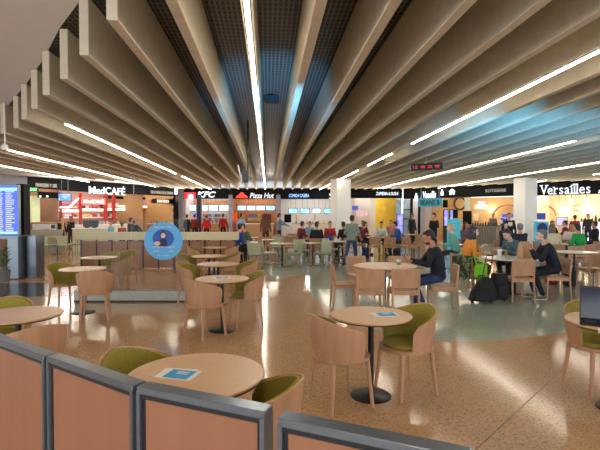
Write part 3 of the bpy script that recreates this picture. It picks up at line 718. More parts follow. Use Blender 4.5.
def table(r, p, label, group=None, pale=False): return put('table%.2f%s' % (r, pale), make_table(r, pale_top if pale else None), (p.x, p.y, 0), 0, label, 'table', group)
def tub(p, d, label):
    p = p-d*.045
    return put('tub', make_tub, (p.x, p.y, 0), rot_to(d), label, 'chair', 'olive lined tub chairs')
def side(p, d, label, group='wooden dining chairs'): return put('wood', make_wood, (p.x, p.y, 0), rot_to(d), label, 'chair', group)
def sagec(p, d, label, group='sage green chairs'): return put('sage', make_sage, (p.x, p.y, 0), rot_to(d), label, 'chair', group)
def leaflet(p, z, rz, label, s=1):
    t = thing('leaflet', label, 'leaflet', (p.x, p.y, z), rz)
    obj('sheet', G().box((0, 0, .0015), (.22*s, .15*s, .003)).box((-.012, .012, .0035), (.2*s, .145*s, .001), rz=.12), paper, t, False)
    plab(obj('printed_area', G().box((.012, -.002, .0045), (.15*s, .125*s, .001)), paper_b, t, False), 'sky blue printed area')
    g = G().box((0, 0, 0), (.07*s, .012*s, .0008)); q = G(); q.merge(g, M4.Translation((.02, .03, .0055))); q.merge(g, M4.Translation((.02, .005, .0055))); obj('white_print', q, paper, t, False)
TZ = .7425
# front table
T1 = U(196, 374, .74); table(.385, T1, 'nearest round table just behind the foreground screens')
leaflet(U(178, 375, .74), TZ, -.25-YAW, 'blue and white leaflet on the nearest table', 1.0)
tub(dp(153, 2.7), cdir(.9, -.35), 'tub chair at the left of the nearest table, only its green back showing')
tub(dp(243, 2.37), cdir(-.92, .3), 'tub chair at the right of the nearest table, behind the screens')
T2 = U(18, 314, .74); table(.37, T2, 'round table cut by the left picture edge')
tub(dp(-2, 4.36), cdir(.2, -1), 'green lined tub chair behind the left edge table')
tub(dp(26, 3.62), cdir(-.75, .65), 'tub chair with its brown shell towards us at the left edge table')
T3 = U(83, 268.6, .74); table(.37, T3, 'round table in front of the left end of the glass screen')
tub(dp(65, 7.85), cdir(.8, -.6), 'tub chair showing green lining, left of the table by the glass screen')
tub(dp(95, 7.12), cdir(-.3, .95), 'tub chair with orange lit wooden back, in front of the table by the glass screen')
T4 = dp(99, 9.55); table(.37, T4, 'round table behind the left end of the glass screen')
tub(dp(116, 9.3), cdir(-.9, -.3), 'tub chair with green lining seen through the left end of the glass screen')
tub(dp(105, 10.15), cdir(-.4, -.9), 'tub chair behind the table at the left end of the glass screen')
tub(dp(123.5, 10.65), cdir(-.3, -1), 'tub chair turned to us nearest the low cream-topped divider')
T5 = U(222, 278.5, .74); table(.38, T5, 'round table with a blue leaflet, second from the camera in the middle row')
leaflet(dp(221, 6.42), TZ, .3, 'blue leaflet on the table in front of the glass screen', 1.1)
tub(dp(207, 6.12), cdir(.62, .78), 'tub chair with its wooden back to us at the middle row table with a leaflet')
tub(dp(242.5, 6.66), cdir(-.9, -.42), 'tub chair facing us, green inside, right of the middle row table with a leaflet')
T6 = dp(218, 8.3); table(.38, T6, 'round table directly behind the middle row table with the leaflet')
tub(dp(241, 8.55), cdir(-.9, -.3), 'tub chair right of the third table of the middle row')
tub(dp(194, 8.1), cdir(1, -.1), 'tub chair left of the third table of the middle row')
T7 = dp(209, 9.9); table(.38, T7, 'round table farthest but one in the middle row')
tub(dp(191, 9.95), cdir(1, -.15), 'tub chair left of the fourth table of the middle row')
tub(dp(226, 10.1), cdir(-1, -.3), 'tub chair right of the fourth table of the middle row')
T8 = dp(214, 12.5); table(.34, T8, 'small round table just before the cream-topped divider')
tub(dp(199, 12.3), cdir(1, .1), 'tub chair left of the table by the cream-topped divider')
tub(dp(227, 12.5), cdir(-1, 0), 'tub chair right of the table by the cream-topped divider')
# main table
T9 = U(371, 314.5, .74); table(.365, T9, 'round table with a blue leaflet in the middle foreground')
leaflet(U(385, 315, .74), TZ, .05, 'blue and white leaflet on the middle foreground table', 1.05)
tub(U(345.5, 402), cdir(.91, .41), 'tub chair with wooden back to us, left of the middle foreground table')
tub(U(401.5, 392), cdir(-.91, -.41), 'tub chair facing us with olive padding, right of the middle foreground table')
# right edge table
T10 = dp(624, 3.76); table(.42, T10, 'round table with a laptop at the right picture edge')
tub(dp(603, 4.14), cdir(.05, -1), 'tub chair tucked under the right edge table with the laptop')

# laptop
lp = dp(607, 3.66); t = thing('laptop', 'black open laptop on the right edge table', 'laptop', (lp.x, lp.y, TZ), -.62)
obj('keyboard_base', G().box((0, 0, .009), (.36, .22, .016), bev=.004), blackm, t, False)
g = G()
for i in range(4):
    for j in range(11): g.box((-.13+j*.026, -.03+i*.026, .0185), (.021, .02, .003))
obj('keys', g, mat('keys', (44, 44, 50), .6), t, False)
tl = M4.Rotation(R(-12), 3, 'X')
obj('screen_lid', G().box((0, .134, .15), (.36, .007, .28), tilt=tl, bev=.003), blackm, t, False)
plab(obj('display', G().box((0, .129, .149), (.34, .001, .25), tilt=tl), mat('off_screen', (22, 24, 50), .1), t, False), 'dark glossy display')
leaflet(dp(612, 3.44), TZ, .8, 'pale blue leaflet beside the laptop', .9)

# wood chair groups
A = dp(385, 8.0); table(.56, A, 'wide round table where the man in the black sweater sits')
WD = 'wooden chair '
side(dp(369, 7.2), cdir(0.03, 1), WD+'with its back to us, left one before the black sweater man')
side(dp(403, 7.2), cdir(0.0, 1), WD+'with its back to us, right one before the black sweater man')
side(dp(345, 7.85), cdir(1, .05), WD+'seen from the side at the left end of the black sweater man\'s table')
side(dp(361, 8.95), cdir(.35, -1), WD+'on the far left side of the black sweater man\'s table')
side(dp(400, 8.95), cdir(-.2, -1), WD+'on the far right side of the black sweater man\'s table')
side(dp(442, 7.6), cdir(-1, .12), WD+'that carries the man in the black sweater')
B = dp(513, 9.4); table(.6, B, 'pale round table shared by the travellers with the black suitcases', None, True)
side(dp(518, 8.6), cdir(-.05, 1), WD+'with its back to us between the suitcases and the man in navy')
side(dp(555, 8.75), cdir(-1, .18), WD+'that carries the man in the navy jacket')
side(dp(474, 8.95), cdir(.94, .34), WD+'with a camouflage jacket and green bag on it')
side(dp(465, 9.85), cdir(.95, .05), WD+'that carries the woman in the orange top')
side(dp(520, 10.35), cdir(-1, -.35), WD+'that carries the man bending in a grey sweater')
E_ = dp(575, 11.0); table(.5, E_, 'pale round table behind the man in the navy jacket', None, True)
side(dp(592, 10.1), cdir(-.1, 1), WD+'with its back to us at the right edge, beyond the laptop')
side(dp(582, 12.0), cdir(0, -1), WD+'behind the pale table at the right edge')
side(dp(553, 11.3), cdir(1, -.2), WD+'half hidden behind the man in the navy jacket')
side(dp(613, 9.6), cdir(-.5, .9), WD+'cut by the right picture edge')

# sage green furniture
def tb(px, d, lab, r=.4): return table(r, dp(px, d), lab, 'round tables in the green chair area', True)
tb(282, 14.3, 'pale table in the middle of the sage green chairs, nearest')
tb(313, 14.6, 'pale table left of the walking man among the sage green chairs')
tb(264, 16.5, 'pale table behind the nearest sage green chair')
tb(246, 14.9, 'pale table where the person in the olive hoodie sits')
tb(339, 15.4, 'pale table just left of the walking man')
tb(57, 18.8, 'pale table among the green chairs at the far left')
GS = 'sage green chair '
sagec(dp(256, 13.85), cdir(.15, 1), GS+'nearest us, its back turned, at the left of the green group')
sagec(dp(270, 14.3), cdir(1, .05), GS+'seen from the side left of the nearest pale table')
sagec(dp(294, 14.1), cdir(-1, .3), GS+'right of the nearest pale table')
sagec(dp(302, 15.3), cdir(.4, -.9), GS+'behind the table left of the walking man')
sagec(dp(322.5, 14.2), cdir(-.6, .9), GS+'with its back to us, closest to the walking man')
sagec(dp(331, 16.0), cdir(.8, -.6), GS+'behind the others, left of the walking man')
sagec(dp(243, 16.9), cdir(0, 1), GS+'behind the person in the olive hoodie, by the divider end')
sagec(dp(277.5, 17.0), cdir(0, -1), GS+'farthest back in the green group')
sagec(dp(48, 18.0), cdir(.3, 1), GS+'left one near the departure board cabinet')
sagec(dp(64, 18.1), cdir(-.1, 1), GS+'middle one near the steel tower')
sagec(dp(76, 18.9), cdir(-1, .2), GS+'right one at the far left, nearest the cream divider')

# distant wooden chairs and tables
FW = 'distant wooden dining chairs'
n_far = [(262, 17.6), (279, 18.2), (289, 17.3), (306, 17.9), (284, 20), (256, 19.5), (299, 20.3), (318, 20)]
for i, (px, d) in enumerate([(283, 19), (300, 19.2), (256, 18.2)]): table(.36, dp(px, d), ['second', 'third', 'first'][i]+' distant wooden table from the left behind the green chairs', FW.replace('chairs', 'tables'))
for px, d in ((264, 17.6), (281, 18.1), (291, 16.9), (314.5, 18.1), (275, 19.6), (291, 20.0), (254, 19.3), (311, 20.2), ):
    side(dp(px, d), cdir(random.uniform(-.3, .3), 1 if d < 19 else -1), 'distant wooden chair in the cluster behind the sage green chairs', FW)
table(.45, dp(383, 18.25), 'distant wooden table where the blue jacket man sits')
side(dp(374.5, 17.3), cdir(.05, 1), 'distant wooden chair with its back to us, left of the blue jacket man', FW)
side(dp(389, 17.3), cdir(0, 1), 'distant wooden chair with its back to us, right beside the blue jacket man', FW)
for i, (px, d) in enumerate(((410, 17.2), (416, 18.2), (419, 19.7), (402, 21.2), (427, 18.8))):
    side(dp(px, d), cdir([.8, -.6, 0, .5, -.9][i], [.6, .8, 1, -.8, .3][i]), 'distant wooden chair in the cluster left of the black T-shirt man', FW)
table(.5, dp(415, 20.8), 'distant wooden table left of the black T-shirt man')
table(.4, dp(354, 19.8), 'distant wooden table behind the walking man')
table(.4, dp(452, 13.85), 'pale table where the woman in the teal top sits', None, True)
side(dp(459, 12.9), cdir(-.9, .5), 'wooden chair under the woman in the teal top')
side(dp(430, 13.9), cdir(1, 0), 'wooden chair left of the woman in the teal top')
side(dp(497, 12.0), cdir(.1, 1), 'pale empty wooden chair behind the man bending in grey')
table(.42, dp(567, 14.0), 'pale table between the people in cream, white and green', None, True)
for i, (px, d, a, b) in enumerate(((554, 13.1, .2, 1), (571.5, 15.0, -.5, -.9), (583, 13.1, -.3, 1), (596, 14.6, 0, 1), (520, 13.0, 0, 1), (543, 14.4, 1, -.2))):
    side(dp(px, d), cdir(a, b), 'wooden chair '+['under the woman in the cream top', 'under the person in the white T-shirt', 'under the person in the green top', 'with a round back at the far right, behind the green top', 'under the grey haired person in dark', 'left of the table of the cream and green people'][i])

# ------------------------------------------------------------------ foreground screens
def fscreen(pa, pb, h, label, th=.055):
    a = V((pa.x, pa.y, 0)); b = V((pb.x, pb.y, 0)); d = b-a; w = d.length; c = (a+b)/2
    t = thing('partition_screen', label, 'partition screen', (c.x, c.y, 0), atan2(d.y, d.x))
    g = G(); fr = .014
    g.box((0, 0, h-.012), (w, th, .024), bev=.003); g.box((0, 0, .05), (w, th, .04), bev=.003)
    g.box((-w/2+fr/2, 0, h/2-.0+.01), (fr, th, h-.05)); g.box((w/2-fr/2, 0, h/2+.01), (fr, th, h-.05))
    obj('steel_frame', g, steel, t, False)
    g = G()
    for s in (-1, 1):
        g.box((0, s*.018, h-.0305), (w-2*fr, .012, .013)); g.box((s*(w/2-fr-.0065), 0, (h-.037)/2+.035), (.013, .034, h-.11))
    obj('dark_gasket', g, darkgap, t, False)
    plab(obj('wood_panel', G().box((0, 0, (h-.037+.07)/2), (w-2*fr-.026, .03, h-.037-.07)), screenwood, t, False), 'warm reddish wood infill panel')
    g = G(); g.box((-w/2+.06, 0, .015), (.05, .2, .03)); g.box((w/2-.06, 0, .015), (.05, .2, .03)); obj('foot', g, steel, t, False)
    return t
H = 1.1
def top_pt(px, py): return U(px, py, H)
# centre-lines run 3 cm behind the near top edge
def fs(x0, y0, x1, y1, label):
    a = top_pt(x0, y0); b = top_pt(x1, y1); d = (b-a).normalized(); n = V((-d.y, d.x, 0)); n = n if n.y > 0 else -n
    return fscreen(a+n*.0275, b+n*.0275, H, label)
fs(-45, 324, 43, 356, 'leftmost foreground wood screen cut by the picture edge')
fs(46, 356, 132, 386, 'second foreground wood screen from the left')
fs(136, 386.5, 264, 412, 'third foreground wood screen, in front of the nearest table')
fs(277, 418, 470, 458, 'rightmost foreground wood screen cut by the bottom edge')

# ------------------------------------------------------------------ divider with cream cap, glass screen, cabinet
dv = thing('low_divider', 'low divider of wood panels under a thick cream rail, behind the glass screen', 'divider', tuple(dp(158.5, 13.75)), -YAW)
W = (dp(236, 13.75)-dp(81, 13.75)).length
obj('cream_rail', G().box((0, 0, 1.0), (W+.15, .3, .24), bev=.01), cream, dv, False)
n = 10
for i in range(n):
    w = W/n; obj('wood_panel', G().box((-W/2+w*(i+.5), 0, .43), (w-.04, .05, .82), bev=.012), screenwood, dv, False)
g = G()
for i in range(n+1): g.box((-W/2+W*i/n, 0, .44), (.03, .05, .88))
obj('posts', g, darkgap, dv, False)
glass = bpy.data.materials.new('clear_glass'); glass.use_nodes = True
nt = glass.node_tree; nt.nodes.clear(); o_ = nt.nodes.new('ShaderNodeOutputMaterial'); mxs = nt.nodes.new('ShaderNodeMixShader')
tr = nt.nodes.new('ShaderNodeBsdfTransparent'); tr.inputs[0].default_value = (.93, .95, .94, 1)
gl = nt.nodes.new('ShaderNodeBsdfGlossy'); gl.inputs['Roughness'].default_value = .02
lw = nt.nodes.new('ShaderNodeFresnel'); lw.inputs[0].default_value = 1.2
nt.links.new(lw.outputs[0], mxs.inputs[0]); nt.links.new(tr.outputs[0], mxs.inputs[1]); nt.links.new(gl.outputs[0], mxs.inputs[2]); nt.links.new(mxs.outputs[0], o_.inputs[0])
gs = thing('glass_screen', 'clear glass screen on a brushed steel base, carrying the round blue sticker', 'glass screen', tuple(dp(131, 8.5)), -YAW)
GW = (dp(188, 8.5)-dp(75, 8.5)).length
obj('steel_base', G().box((0, 0, .11), (GW, .12, .22), bev=.006), mat('dull_steel', (140, 138, 128), .35, .7), gs, False)
obj('floor_strip', G().box((0, -.062, .015), (GW, .01, .03)), darkgap, gs, False)
for x0, x1 in ((-GW/2+.01, -.0), (.01, GW/2-.01)):
    obj('glass_pane', G().box(((x0+x1)/2, 0, .89), (x1-x0-.012, .012, 1.35)), glass, gs, False)
st = thing('round_sticker', 'round sky blue notice with a masked waitress, fixed to the glass screen', 'sign', tuple(dp(163.3, 8.47, 1.64-26*8.47/450)), -YAW)
def disc(r, y, cx=0, cz=0, sx=1, sz=1, th=.003):
    n = 40; return G().loft([[V((cx+r*sx*cos(2*pi*j/n), yy, cz+r*sz*sin(2*pi*j/n))) for j in range(n)] for yy in (y, y-th)])
obj('disc', disc(.36, 0), mat('sticker_blue', (88, 170, 222), .5, var=.03), st, False)
obj('dark_circle', disc(.2, -.004, 0, .05, 1, .85), mat('sticker_navy', (36, 84, 176), .5), st, False)
g = G(); g.loft([[V((a*.1, y, b*.1-.0)) for a, b in ((-.9, -.95), (.75, -.95), (.7, .1), (.25, .45), (-.25, .45), (-.75, .1))] for y in (-.007, -.010)]); obj('figure_dress', g, mat('fig_navy', (28, 36, 84), .6), st, False)
g = disc(.062, -.011, 0, .115, 1, 1.15); obj('figure_hair', g, mat('fig_hair', (46, 34, 36), .6), st, False)
g = disc(.044, -.0145, 0, .105, 1, 1.15); g.merge(disc(.05, -.0145, -.11, -.045, 1.1, .8)); obj('figure_skin', g, mat('fig_skin', (226, 178, 150), .6), st, False)
g = disc(.034, -.018, 0, .088, 1, .8); obj('figure_mask', g, paper, st, False)
stext = lambda s, w, h, z: obj('lettering', fit_text(s, V((0, -.008, z)), V((1, 0, 0)), V((0, 0, 1)), V((0, -1, 0)), w, h, .002), paper, st, False)
stext('UNA MESA LIMPIA', .34, .03, .262); stext('ES NUESTRA ALEGRIA', .42, .032, -.115); stext('GRACIAS', .1, .022, -.19).location.x = -.14; stext('GRACIAS', .1, .022, -.19).location.x = .14; stext('AENA  FOOD', .22, .02, -.275)

cab = thing('steel_cabinet', 'brushed steel cabinet with a brown recessed front, under the departure board', 'cabinet', tuple(dp(2, 11.6)), -YAW)
obj('body', G().box((0, .1, .54), (1.0, .5, 1.06), bev=.01), steel, cab, False)
obj('brown_front', G().box((-.13, -.158, .62), (.7, .012, .82)), mat('brown_front', (120, 82, 62), .5), cab, False)
obj('top_plate', G().box((0, .1, 1.09), (1.03, .54, .04)), steel, cab, False)
obj('low_shelf', G().box((-.13, -.2, .3), (.7, .12, .03)), steel, cab, False)
tw = thing('steel_tower', 'narrow brushed steel pedestal right of the departure board cabinet', 'cabinet', tuple(dp(35.5, 11.9)), -YAW)
obj('body', G().box((0, 0, .555), (.24, .4, 1.11), bev=.01), steel, tw, False); obj('plinth', G().box((-.14, 0, .55), (.03, .36, 1.08)), darkgap, tw, False)
bt = thing('black_tower', 'tall black slab between the departure board and the shops', 'post', tuple(dp(23.6, 12.3)), -YAW)
obj('slab', G().box((0, 0, 1.24), (.2, .3, 2.48), bev=.01), fas, bt, False); obj('base_plate', G().box((0, 0, .01), (.24, .34, .02)), steel, bt, False)
db = thing('departure_board', 'tall blue departure board with rows of text, at the left edge', 'screen', tuple(dp(1, 11.75, 1.11)), -YAW)
wz = (dp(19, 11.75)-dp(-19, 11.75)).length
obj('casing', G().box((0, 0, .66), (wz, .1, 1.32), bev=.01), steel, db, False)
obj('display', G().box((0, -.053, .66), (wz-.06, .008, 1.26)), mat('board_blue', (40, 70, 190), .3, emit=(66, 92, 214), es=1.15), db, False)
obj('header_bar', G().box((0, -.059, 1.2), (wz-.07, .006, .07)), mat('board_green', (140, 225, 170), .3, emit=(140, 225, 170), es=1.1), db, False)
obj('footer_bar', G().box((0, -.059, .07), (wz-.07, .006, .05)), mat('board_green', (140, 225, 170), .3), db, False)
g = G(); rr2 = random.Random(9)
for i in range(20):
    z = 1.13-i*.053
    for x0, w0 in ((-.42, .08), (-.3, .2), (.0, .1), (.16, .24)): w1 = w0*rr2.uniform(.6, 1); g.box((x0+w1/2, -.058, z), (w1, .004, .018))
plab(obj('timetable_rows', g, mat('row_text', (200, 205, 245), .3, emit=(190, 195, 250), es=1.1), db, False), 'pale rows of flight text')
# plant on the cabinet shelf
pl_ = thing('potted_plant', 'small green plant standing before the brown cabinet front', 'plant', tuple(dp(3, 11.0)), 0)
obj('pot', G().rev((0, 0, 0), [(.12, 0), (.15, .3), (.14, .3), (.12, .26)], 16), mat('pot_grey', (110, 108, 104), .6), pl_)
g = G(); rp2 = random.Random(5)
for i in range(60):
    a = rp2.uniform(0, 2*pi); ln_ = rp2.uniform(.2, .5); z0 = rp2.uniform(.28, .75)
    p0 = V((cos(a)*.03, sin(a)*.03, z0)); p2 = V((cos(a)*ln_*.6, sin(a)*ln_*.4, z0+ln_*.35)); s_ = V((-sin(a), cos(a), 0))*.022; pm_ = (p0+p2)/2+V((0, 0, .04))
    g.add([p0, pm_-s_, p2, pm_+s_, pm_+V((0, 0, .004))], [(0, 1, 4), (1, 2, 4), (2, 3, 4), (3, 0, 4)])
obj('foliage', g, mat('leaf_green', (84, 104, 62), .5, var=.3, scale=8), pl_)
obj('stem', G().rod((0, 0, .25), (0, 0, .9), .012, .006), mat('stem_brown', (90, 70, 40), .7), pl_)

# wash-up cabinet and condiment counter at the far left
P = dp(45, 19.6); kc = thing('waste_counter', 'cream counter with a white machine, behind the green chairs at the far left', 'counter', (P.x, P.y, 0), LA.rz()*.3)
obj('body', G().box((0, 0, .5), (1.35, .5, 1.0), bev=.01), mat('taupe', (150, 142, 120), .5), kc, False)
obj('worktop', G().box((0, 0, 1.31), (1.45, .56, .05), bev=.008), wood, kc, False)
for sx in (-1, 1): obj('side_panel', G().box((sx*.69, 0, 1.14), (.05, .5, .29)), wood, kc, False)
P2 = P; mc = thing('microwave_oven', 'white microwave oven inside the cream counter at the far left', 'microwave', (P2.x, P2.y, 1.003), LA.rz()*.3)
obj('body', G().box((0, 0, .13), (.9, .4, .25), bev=.01), white_m, mc, False); obj('dial_window', G().box((.33, -.203, .13), (.16, .01, .16)), blackm, mc, False); obj('door', G().box((-.12, -.203, .13), (.66, .01, .2)), mat('door_grey', (190, 190, 186), .3), mc, False)
for i, px in enumerate((87, 94.5)):
    P = dp(px, 20.4); t = thing('till_monitor', ['left', 'right'][i]+' black till monitor on the café counter above the cream rail', 'monitor', (P.x, P.y, 1.05), .1)
    obj('stand', G().box((0, 0, .03), (.16, .14, .06), bev=.01), blackm, t, False); obj('screen', G().box((0, -.02, .2), (.32, .05, .3), bev=.01), blackm, t, False)
P = dp(92, 20.45); t = thing('till_counter', 'cream till counter with two black monitors behind the divider', 'counter', (P.x, P.y, 0), .1)
obj('body', G().box((0, 0, .51), (1.5, .6, 1.02), bev=.01), cream, t, False); obj('worktop', G().box((0, 0, 1.035), (1.55, .64, .03)), white_m, t, False)

# ------------------------------------------------------------------ hanging things
P = dp(426, 13.2)
t = thing('clock_display', 'black hanging LED display with red figures, right of centre', 'display', (P.x, P.y, 0), -YAW+.1)
zc = 1.64+48*13.2/450; wd = 33*13.2/450
obj('casing', G().box((0, 0, zc), (wd, .1, .2), tilt=M4.Rotation(R(-4), 3, 'Y'), bev=.008), blackm, t, False)
g = G(); 
for i, s in enumerate(('12', '40', '25', '08')):
    g.merge(fit_text(s, V((-wd/2+.13+i*.22, -.056, zc+.012*(i-1.5))), V((1, 0, 0)), V((0, 0, 1)), V((0, -1, 0)), .13, .08, .004, bold=.01))
obj('red_figures', g, mat('red_led', (200, 30, 30), .5, emit=(230, 60, 50), es=.8), t, False)
obj('hanger', G().rod((0, 0, zc+.09), (0, 0, BZ), .01).rod((.02, 0, BZ), (.02, 0, 3.96), .008), steel, t)
P = U(248, 94, 3.9)
dd = 9.0; P = dp(248, 11.5)
t = thing('hanging_projector', 'dark device with white brackets on a long black rod left of the central light', 'ceiling device', (P.x, P.y, 0), 0)
obj('rod', G().rod((0, 0, 2.7), (0, 0, 4.04), .02), blackm, t)
obj('body', G().box((-.06, 0, 2.62), (.16, .22, .3), bev=.02), mat('dev_grey', (50, 62, 64), .5), t, False)
g = G(); g.box((-.2, -.03, 2.7), (.03, .05, .42), tilt=M4.Rotation(R(-12), 3, 'Y')); g.box((-.12, .0, 2.5), (.03, .05, .3), tilt=M4.Rotation(R(-14), 3, 'Y')); g.box((-.14, 0, 2.66), (.14, .03, .03))
obj('white_bracket', g, white_m, t, False)
P = dp(272, 9.0); t = thing('ceiling_speaker_box', 'black box hanging beneath the mesh ceiling right of the central light', 'ceiling device', (P.x, P.y, 0), 0)
obj('box', G().box((0, 0, 3.93), (.28, .22, .14), bev=.01), blackm, t, False); obj('mount', G().rod((0, 0, 3.98), (0, 0, 4.045), .02), blackm, t)
P = dp(214, 15.8); t = thing('dome_camera', 'small black dome camera under a baffle left of the hanging rod', 'camera', (-.17-.6*3, P.y, BZ), 0)
obj('mount', G().rod((0, 0, -.03), (0, 0, 0), .05), blackm, t); obj('dome', G().ell((0, 0, -.06), (.06, .06, .05)), blackm, t)
P = dp(6, 9.4); t = thing('hanging_sensor', 'small white sensor hanging on a stem at the far left', 'ceiling device', (P.x, P.y, 0), 0)
obj('stem', G().rod((0, 0, 3.1), (0, 0, 3.99), .012), white_m, t); obj('head', G().box((0, 0, 3.05), (.1, .1, .12), bev=.02), white_m, t, False)
P = dp(134, 19); t = thing('ceiling_rod', 'thin grey rod hanging in front of the MedCAFÉ sign', 'rod', (P.x, P.y, 0)); obj('rod', G().rod((0, 0, 2.5), (0, 0, 4.0), .015), steel, t); obj('tip', G().ell((0, 0, 2.47), (.04, .04, .04)), steel, t)

# ------------------------------------------------------------------ people
def remesh(g, vox, name, m, smooth_it=2):
    me = mesh_of('tmp', g, m); o = bpy.data.objects.new('tmp', me); C.objects.link(o)
    md = o.modifiers.new('r', 'REMESH'); md.mode = 'VOXEL'; md.voxel_size = vox; md.use_smooth_shade = True
    if smooth_it: ms = o.modifiers.new('s', 'SMOOTH'); ms.factor = .5; ms.iterations = smooth_it
    dg = bpy.context.evaluated_depsgraph_get(); out = bpy.data.meshes.new_from_object(o.evaluated_get(dg))
    bpy.data.objects.remove(o); bpy.data.meshes.remove(me); out.name = name
    out.polygons.foreach_set('use_smooth', [True]*len(out.polygons))
    if not out.materials: out.materials.append(m)
    return out
def ik(a, b, l1, l2, hint):
    d = b-a; L_ = d.length; mx = (l1+l2)*.995
    if L_ > mx: b = a+d*(mx/L_); d = b-a; L_ = mx
    x = (l1*l1-l2*l2+L_*L_)/(2*L_); h = sqrt(max(0, l1*l1-x*x)); dn = d.normalized(); hn = (hint-dn*hint.dot(dn)).normalized()
    return a+dn*x+hn*h, b
def fabric(c, rough=.85):
    return mat('cloth_%d_%d_%d' % c, c, rough, var=.1, scale=40, bump=.1)
def person(p, dirv, pose, label, shirt, trousers, hair=(40, 30, 26), skin=0, hands=None, feet=None, lean=0, side_lean=0, head_yaw=0, head_pitch=0, long_hair=False,
           short_sleeve=False, near=False, scale=1.0, shoes=(30, 28, 28), bald=False, skirt=False, beard=False, hip_y=0):
    sit = pose == 'sit'
    vox = .010 if near else .018
    hipz = .596 if sit else .92
    pel = V((0, hip_y+(.02 if sit else 0), hipz))
    fwd = V((0, 1, 0)); L = R(lean); sl = R(side_lean)
    up = V((sin(sl), sin(L), cos(L)*cos(sl))).normalized(); up0 = (up+V((0, 0, 1))*1.2).normalized()
    waist = pel+up0*.16; chest = waist+up*.19; nb = chest+up*.17
    X = V((1, 0, 0))
    def ring(c, upv, wx, dy_, n=16):
        fw = X.cross(upv)*-1; fw = upv.cross(X); return [c+X*(wx*cos(2*pi*j/n))+fw*(dy_*sin(2*pi*j/n)) for j in range(n)]
    # head
    hd = (up+V((0, .12, .25))).normalized(); neck_t = nb+hd*.09
    hr = (M4.Rotation(R(head_yaw), 3, 'Z') @ M4.Rotation(R(-head_pitch), 3, 'X'))
    hc = neck_t+hr@V((0, .022, .075))
    sh = [nb-up*.05+X*(s*.162) for s in (-1, 1)]
    hips = [pel+X*(s*.09)+V((0, 0, -.01)) for s in (-1, 1)]
    if feet is None:
        feet = [V((-.12, .40+hip_y, .0)), V((.12, .38+hip_y, .0))] if sit else [V((-.1, .0, 0)), V((.1, .02, 0))]
    feet = [V(f) for f in feet]
    if hands is None:
        hands = [V((-.12, .36+hip_y, .80)), V((.12, .36+hip_y, .80))] if sit else [V((-.26, .06, .82)), V((.26, .04, .82))]
    hands = [V(h) for h in hands]
    ank = [f+V((0, -.02, .085)) for f in feet]
    kn = []
    for s, (h, a) in enumerate(zip(hips, ank)):
        k, a2 = ik(h, a, .42, .445 if sit else .41, V((0 if not sit else (s*2-1)*.15, 1, .6 if sit else .1))); kn.append(k); ank[s] = a2
    el = []; wr = []
    for s, (a, h) in enumerate(zip(sh, hands)):
        e, w = ik(a, h, .28, .25, V(((s*2-1)*.5, -.35, -1))); el.append(e); wr.append(w)
    seg = 10
    # body (skin), continuous, slightly slimmer below clothes
    g = G()
    def torso(g, add, levels):
        rings = []
        for t_, wx, dy_ in levels:
            if t_ < 1: c = pel.lerp(waist, t_); uv = V((0, 0, 1)) if sit and t_ < .5 else up0
            elif t_ < 2: c = waist.lerp(chest, t_-1); uv = up
            else: c = chest.lerp(nb, t_-2); uv = up
            rings.append(ring(c, uv, wx+add, dy_+add))
        g.loft(rings)
    lv = [(-.7, .09, .07), (-.35, .145, .105), (0, .158, .115), (.6, .142, .105), (1, .136, .1), (1.5, .152, .11), (2, .165, .118), (2.45, .165, .108), (2.8, .125, .085), (2.98, .07, .065)]
    if sit: lv = [(-.34, .09, .07), (-.18, .145, .1)]+lv[2:]
    torso(g, -.012, lv)
    g.cap(nb-up*.04, neck_t+hr@V((0, .0, .02)), .055, .052, 12)
    # head shapes
    g.ell(hc+hr@V((0, -.012, .03)), (.074, .094, .088), hr); g.ell(hc+hr@V((0, .02, -.04)), (.058, .066, .066), hr)
    g.ell(hc+hr@V((0, .045, -.085)), (.03, .028, .022), hr)
    g.cap(hc+hr@V((0, .082, .022)), hc+hr@V((0, .104, -.022)), .009, .0155, 8)
    g.ell(hc+hr@V((0, .082, -.055)), (.024, .013, .011), hr)
    g.ell(hc+hr@V((0, .074, .036)), (.05, .016, .012), hr)
    for s in (-1, 1): g.ell(hc+hr@V((s*.077, -.008, .0)), (.012, .02, .032), hr, 8, 6)
    for s in (0, 1):
        g.cap(sh[s], el[s], .044, .036, seg); g.cap(el[s], wr[s], .036, .025, seg)
        hdv = (wr[s]-el[s]).normalized(); pe = wr[s]+hdv*.07
        g.cap(wr[s], pe, .024, .036, seg, flat=.55)
        g.cap(hips[s], kn[s], .068, .048, seg); g.cap(kn[s], ank[s], .046, .032, seg)
        g.cap(ank[s], ank[s]+V((0, .14, -.045)), .034, .028, seg)
    sm = skin_t[skin]
    me = remesh(g, vox, 'person', sm)
    # five fingers per hand rooted inside the palm
    gf = G()
    for s in (0, 1):
        hdv = (wr[s]-el[s]).normalized(); sx = hdv.cross(V((0, 0, 1)));  sx = sx.normalized() if sx.length > .1 else X.copy(); dn = sx.cross(hdv).normalized()
        if dn.z > 0: dn = -dn
        pe = wr[s]+hdv*.07
        for i, ln_ in enumerate((.066, .074, .07, .056)):
            b0 = pe+sx*((i-1.5)*.019); b1 = b0+hdv*(ln_*.55+.02)+dn*.008; b2 = b1+hdv*(ln_*.35)+dn*(ln_*.45)
            gf.cap(b0, b1, .0095, .0088, 7); gf.cap(b1, b2, .0088, .007, 7)
        ins = X*(1 if s == 0 else -1); q = sx if sx.dot(ins) > 0 else -sx
        b0 = wr[s]+hdv*.025+q*.016; b1 = b0+hdv*.035+q*.03; b2 = b1+hdv*.03+q*.006+dn*.012
        gf.cap(b0, b1, .0115, .0105, 7); gf.cap(b1, b2, .0105, .0085, 7)
    nb0 = len(me.vertices); vs = [tuple(v.co) for v in me.vertices]+[tuple(v) for v in gf.v]
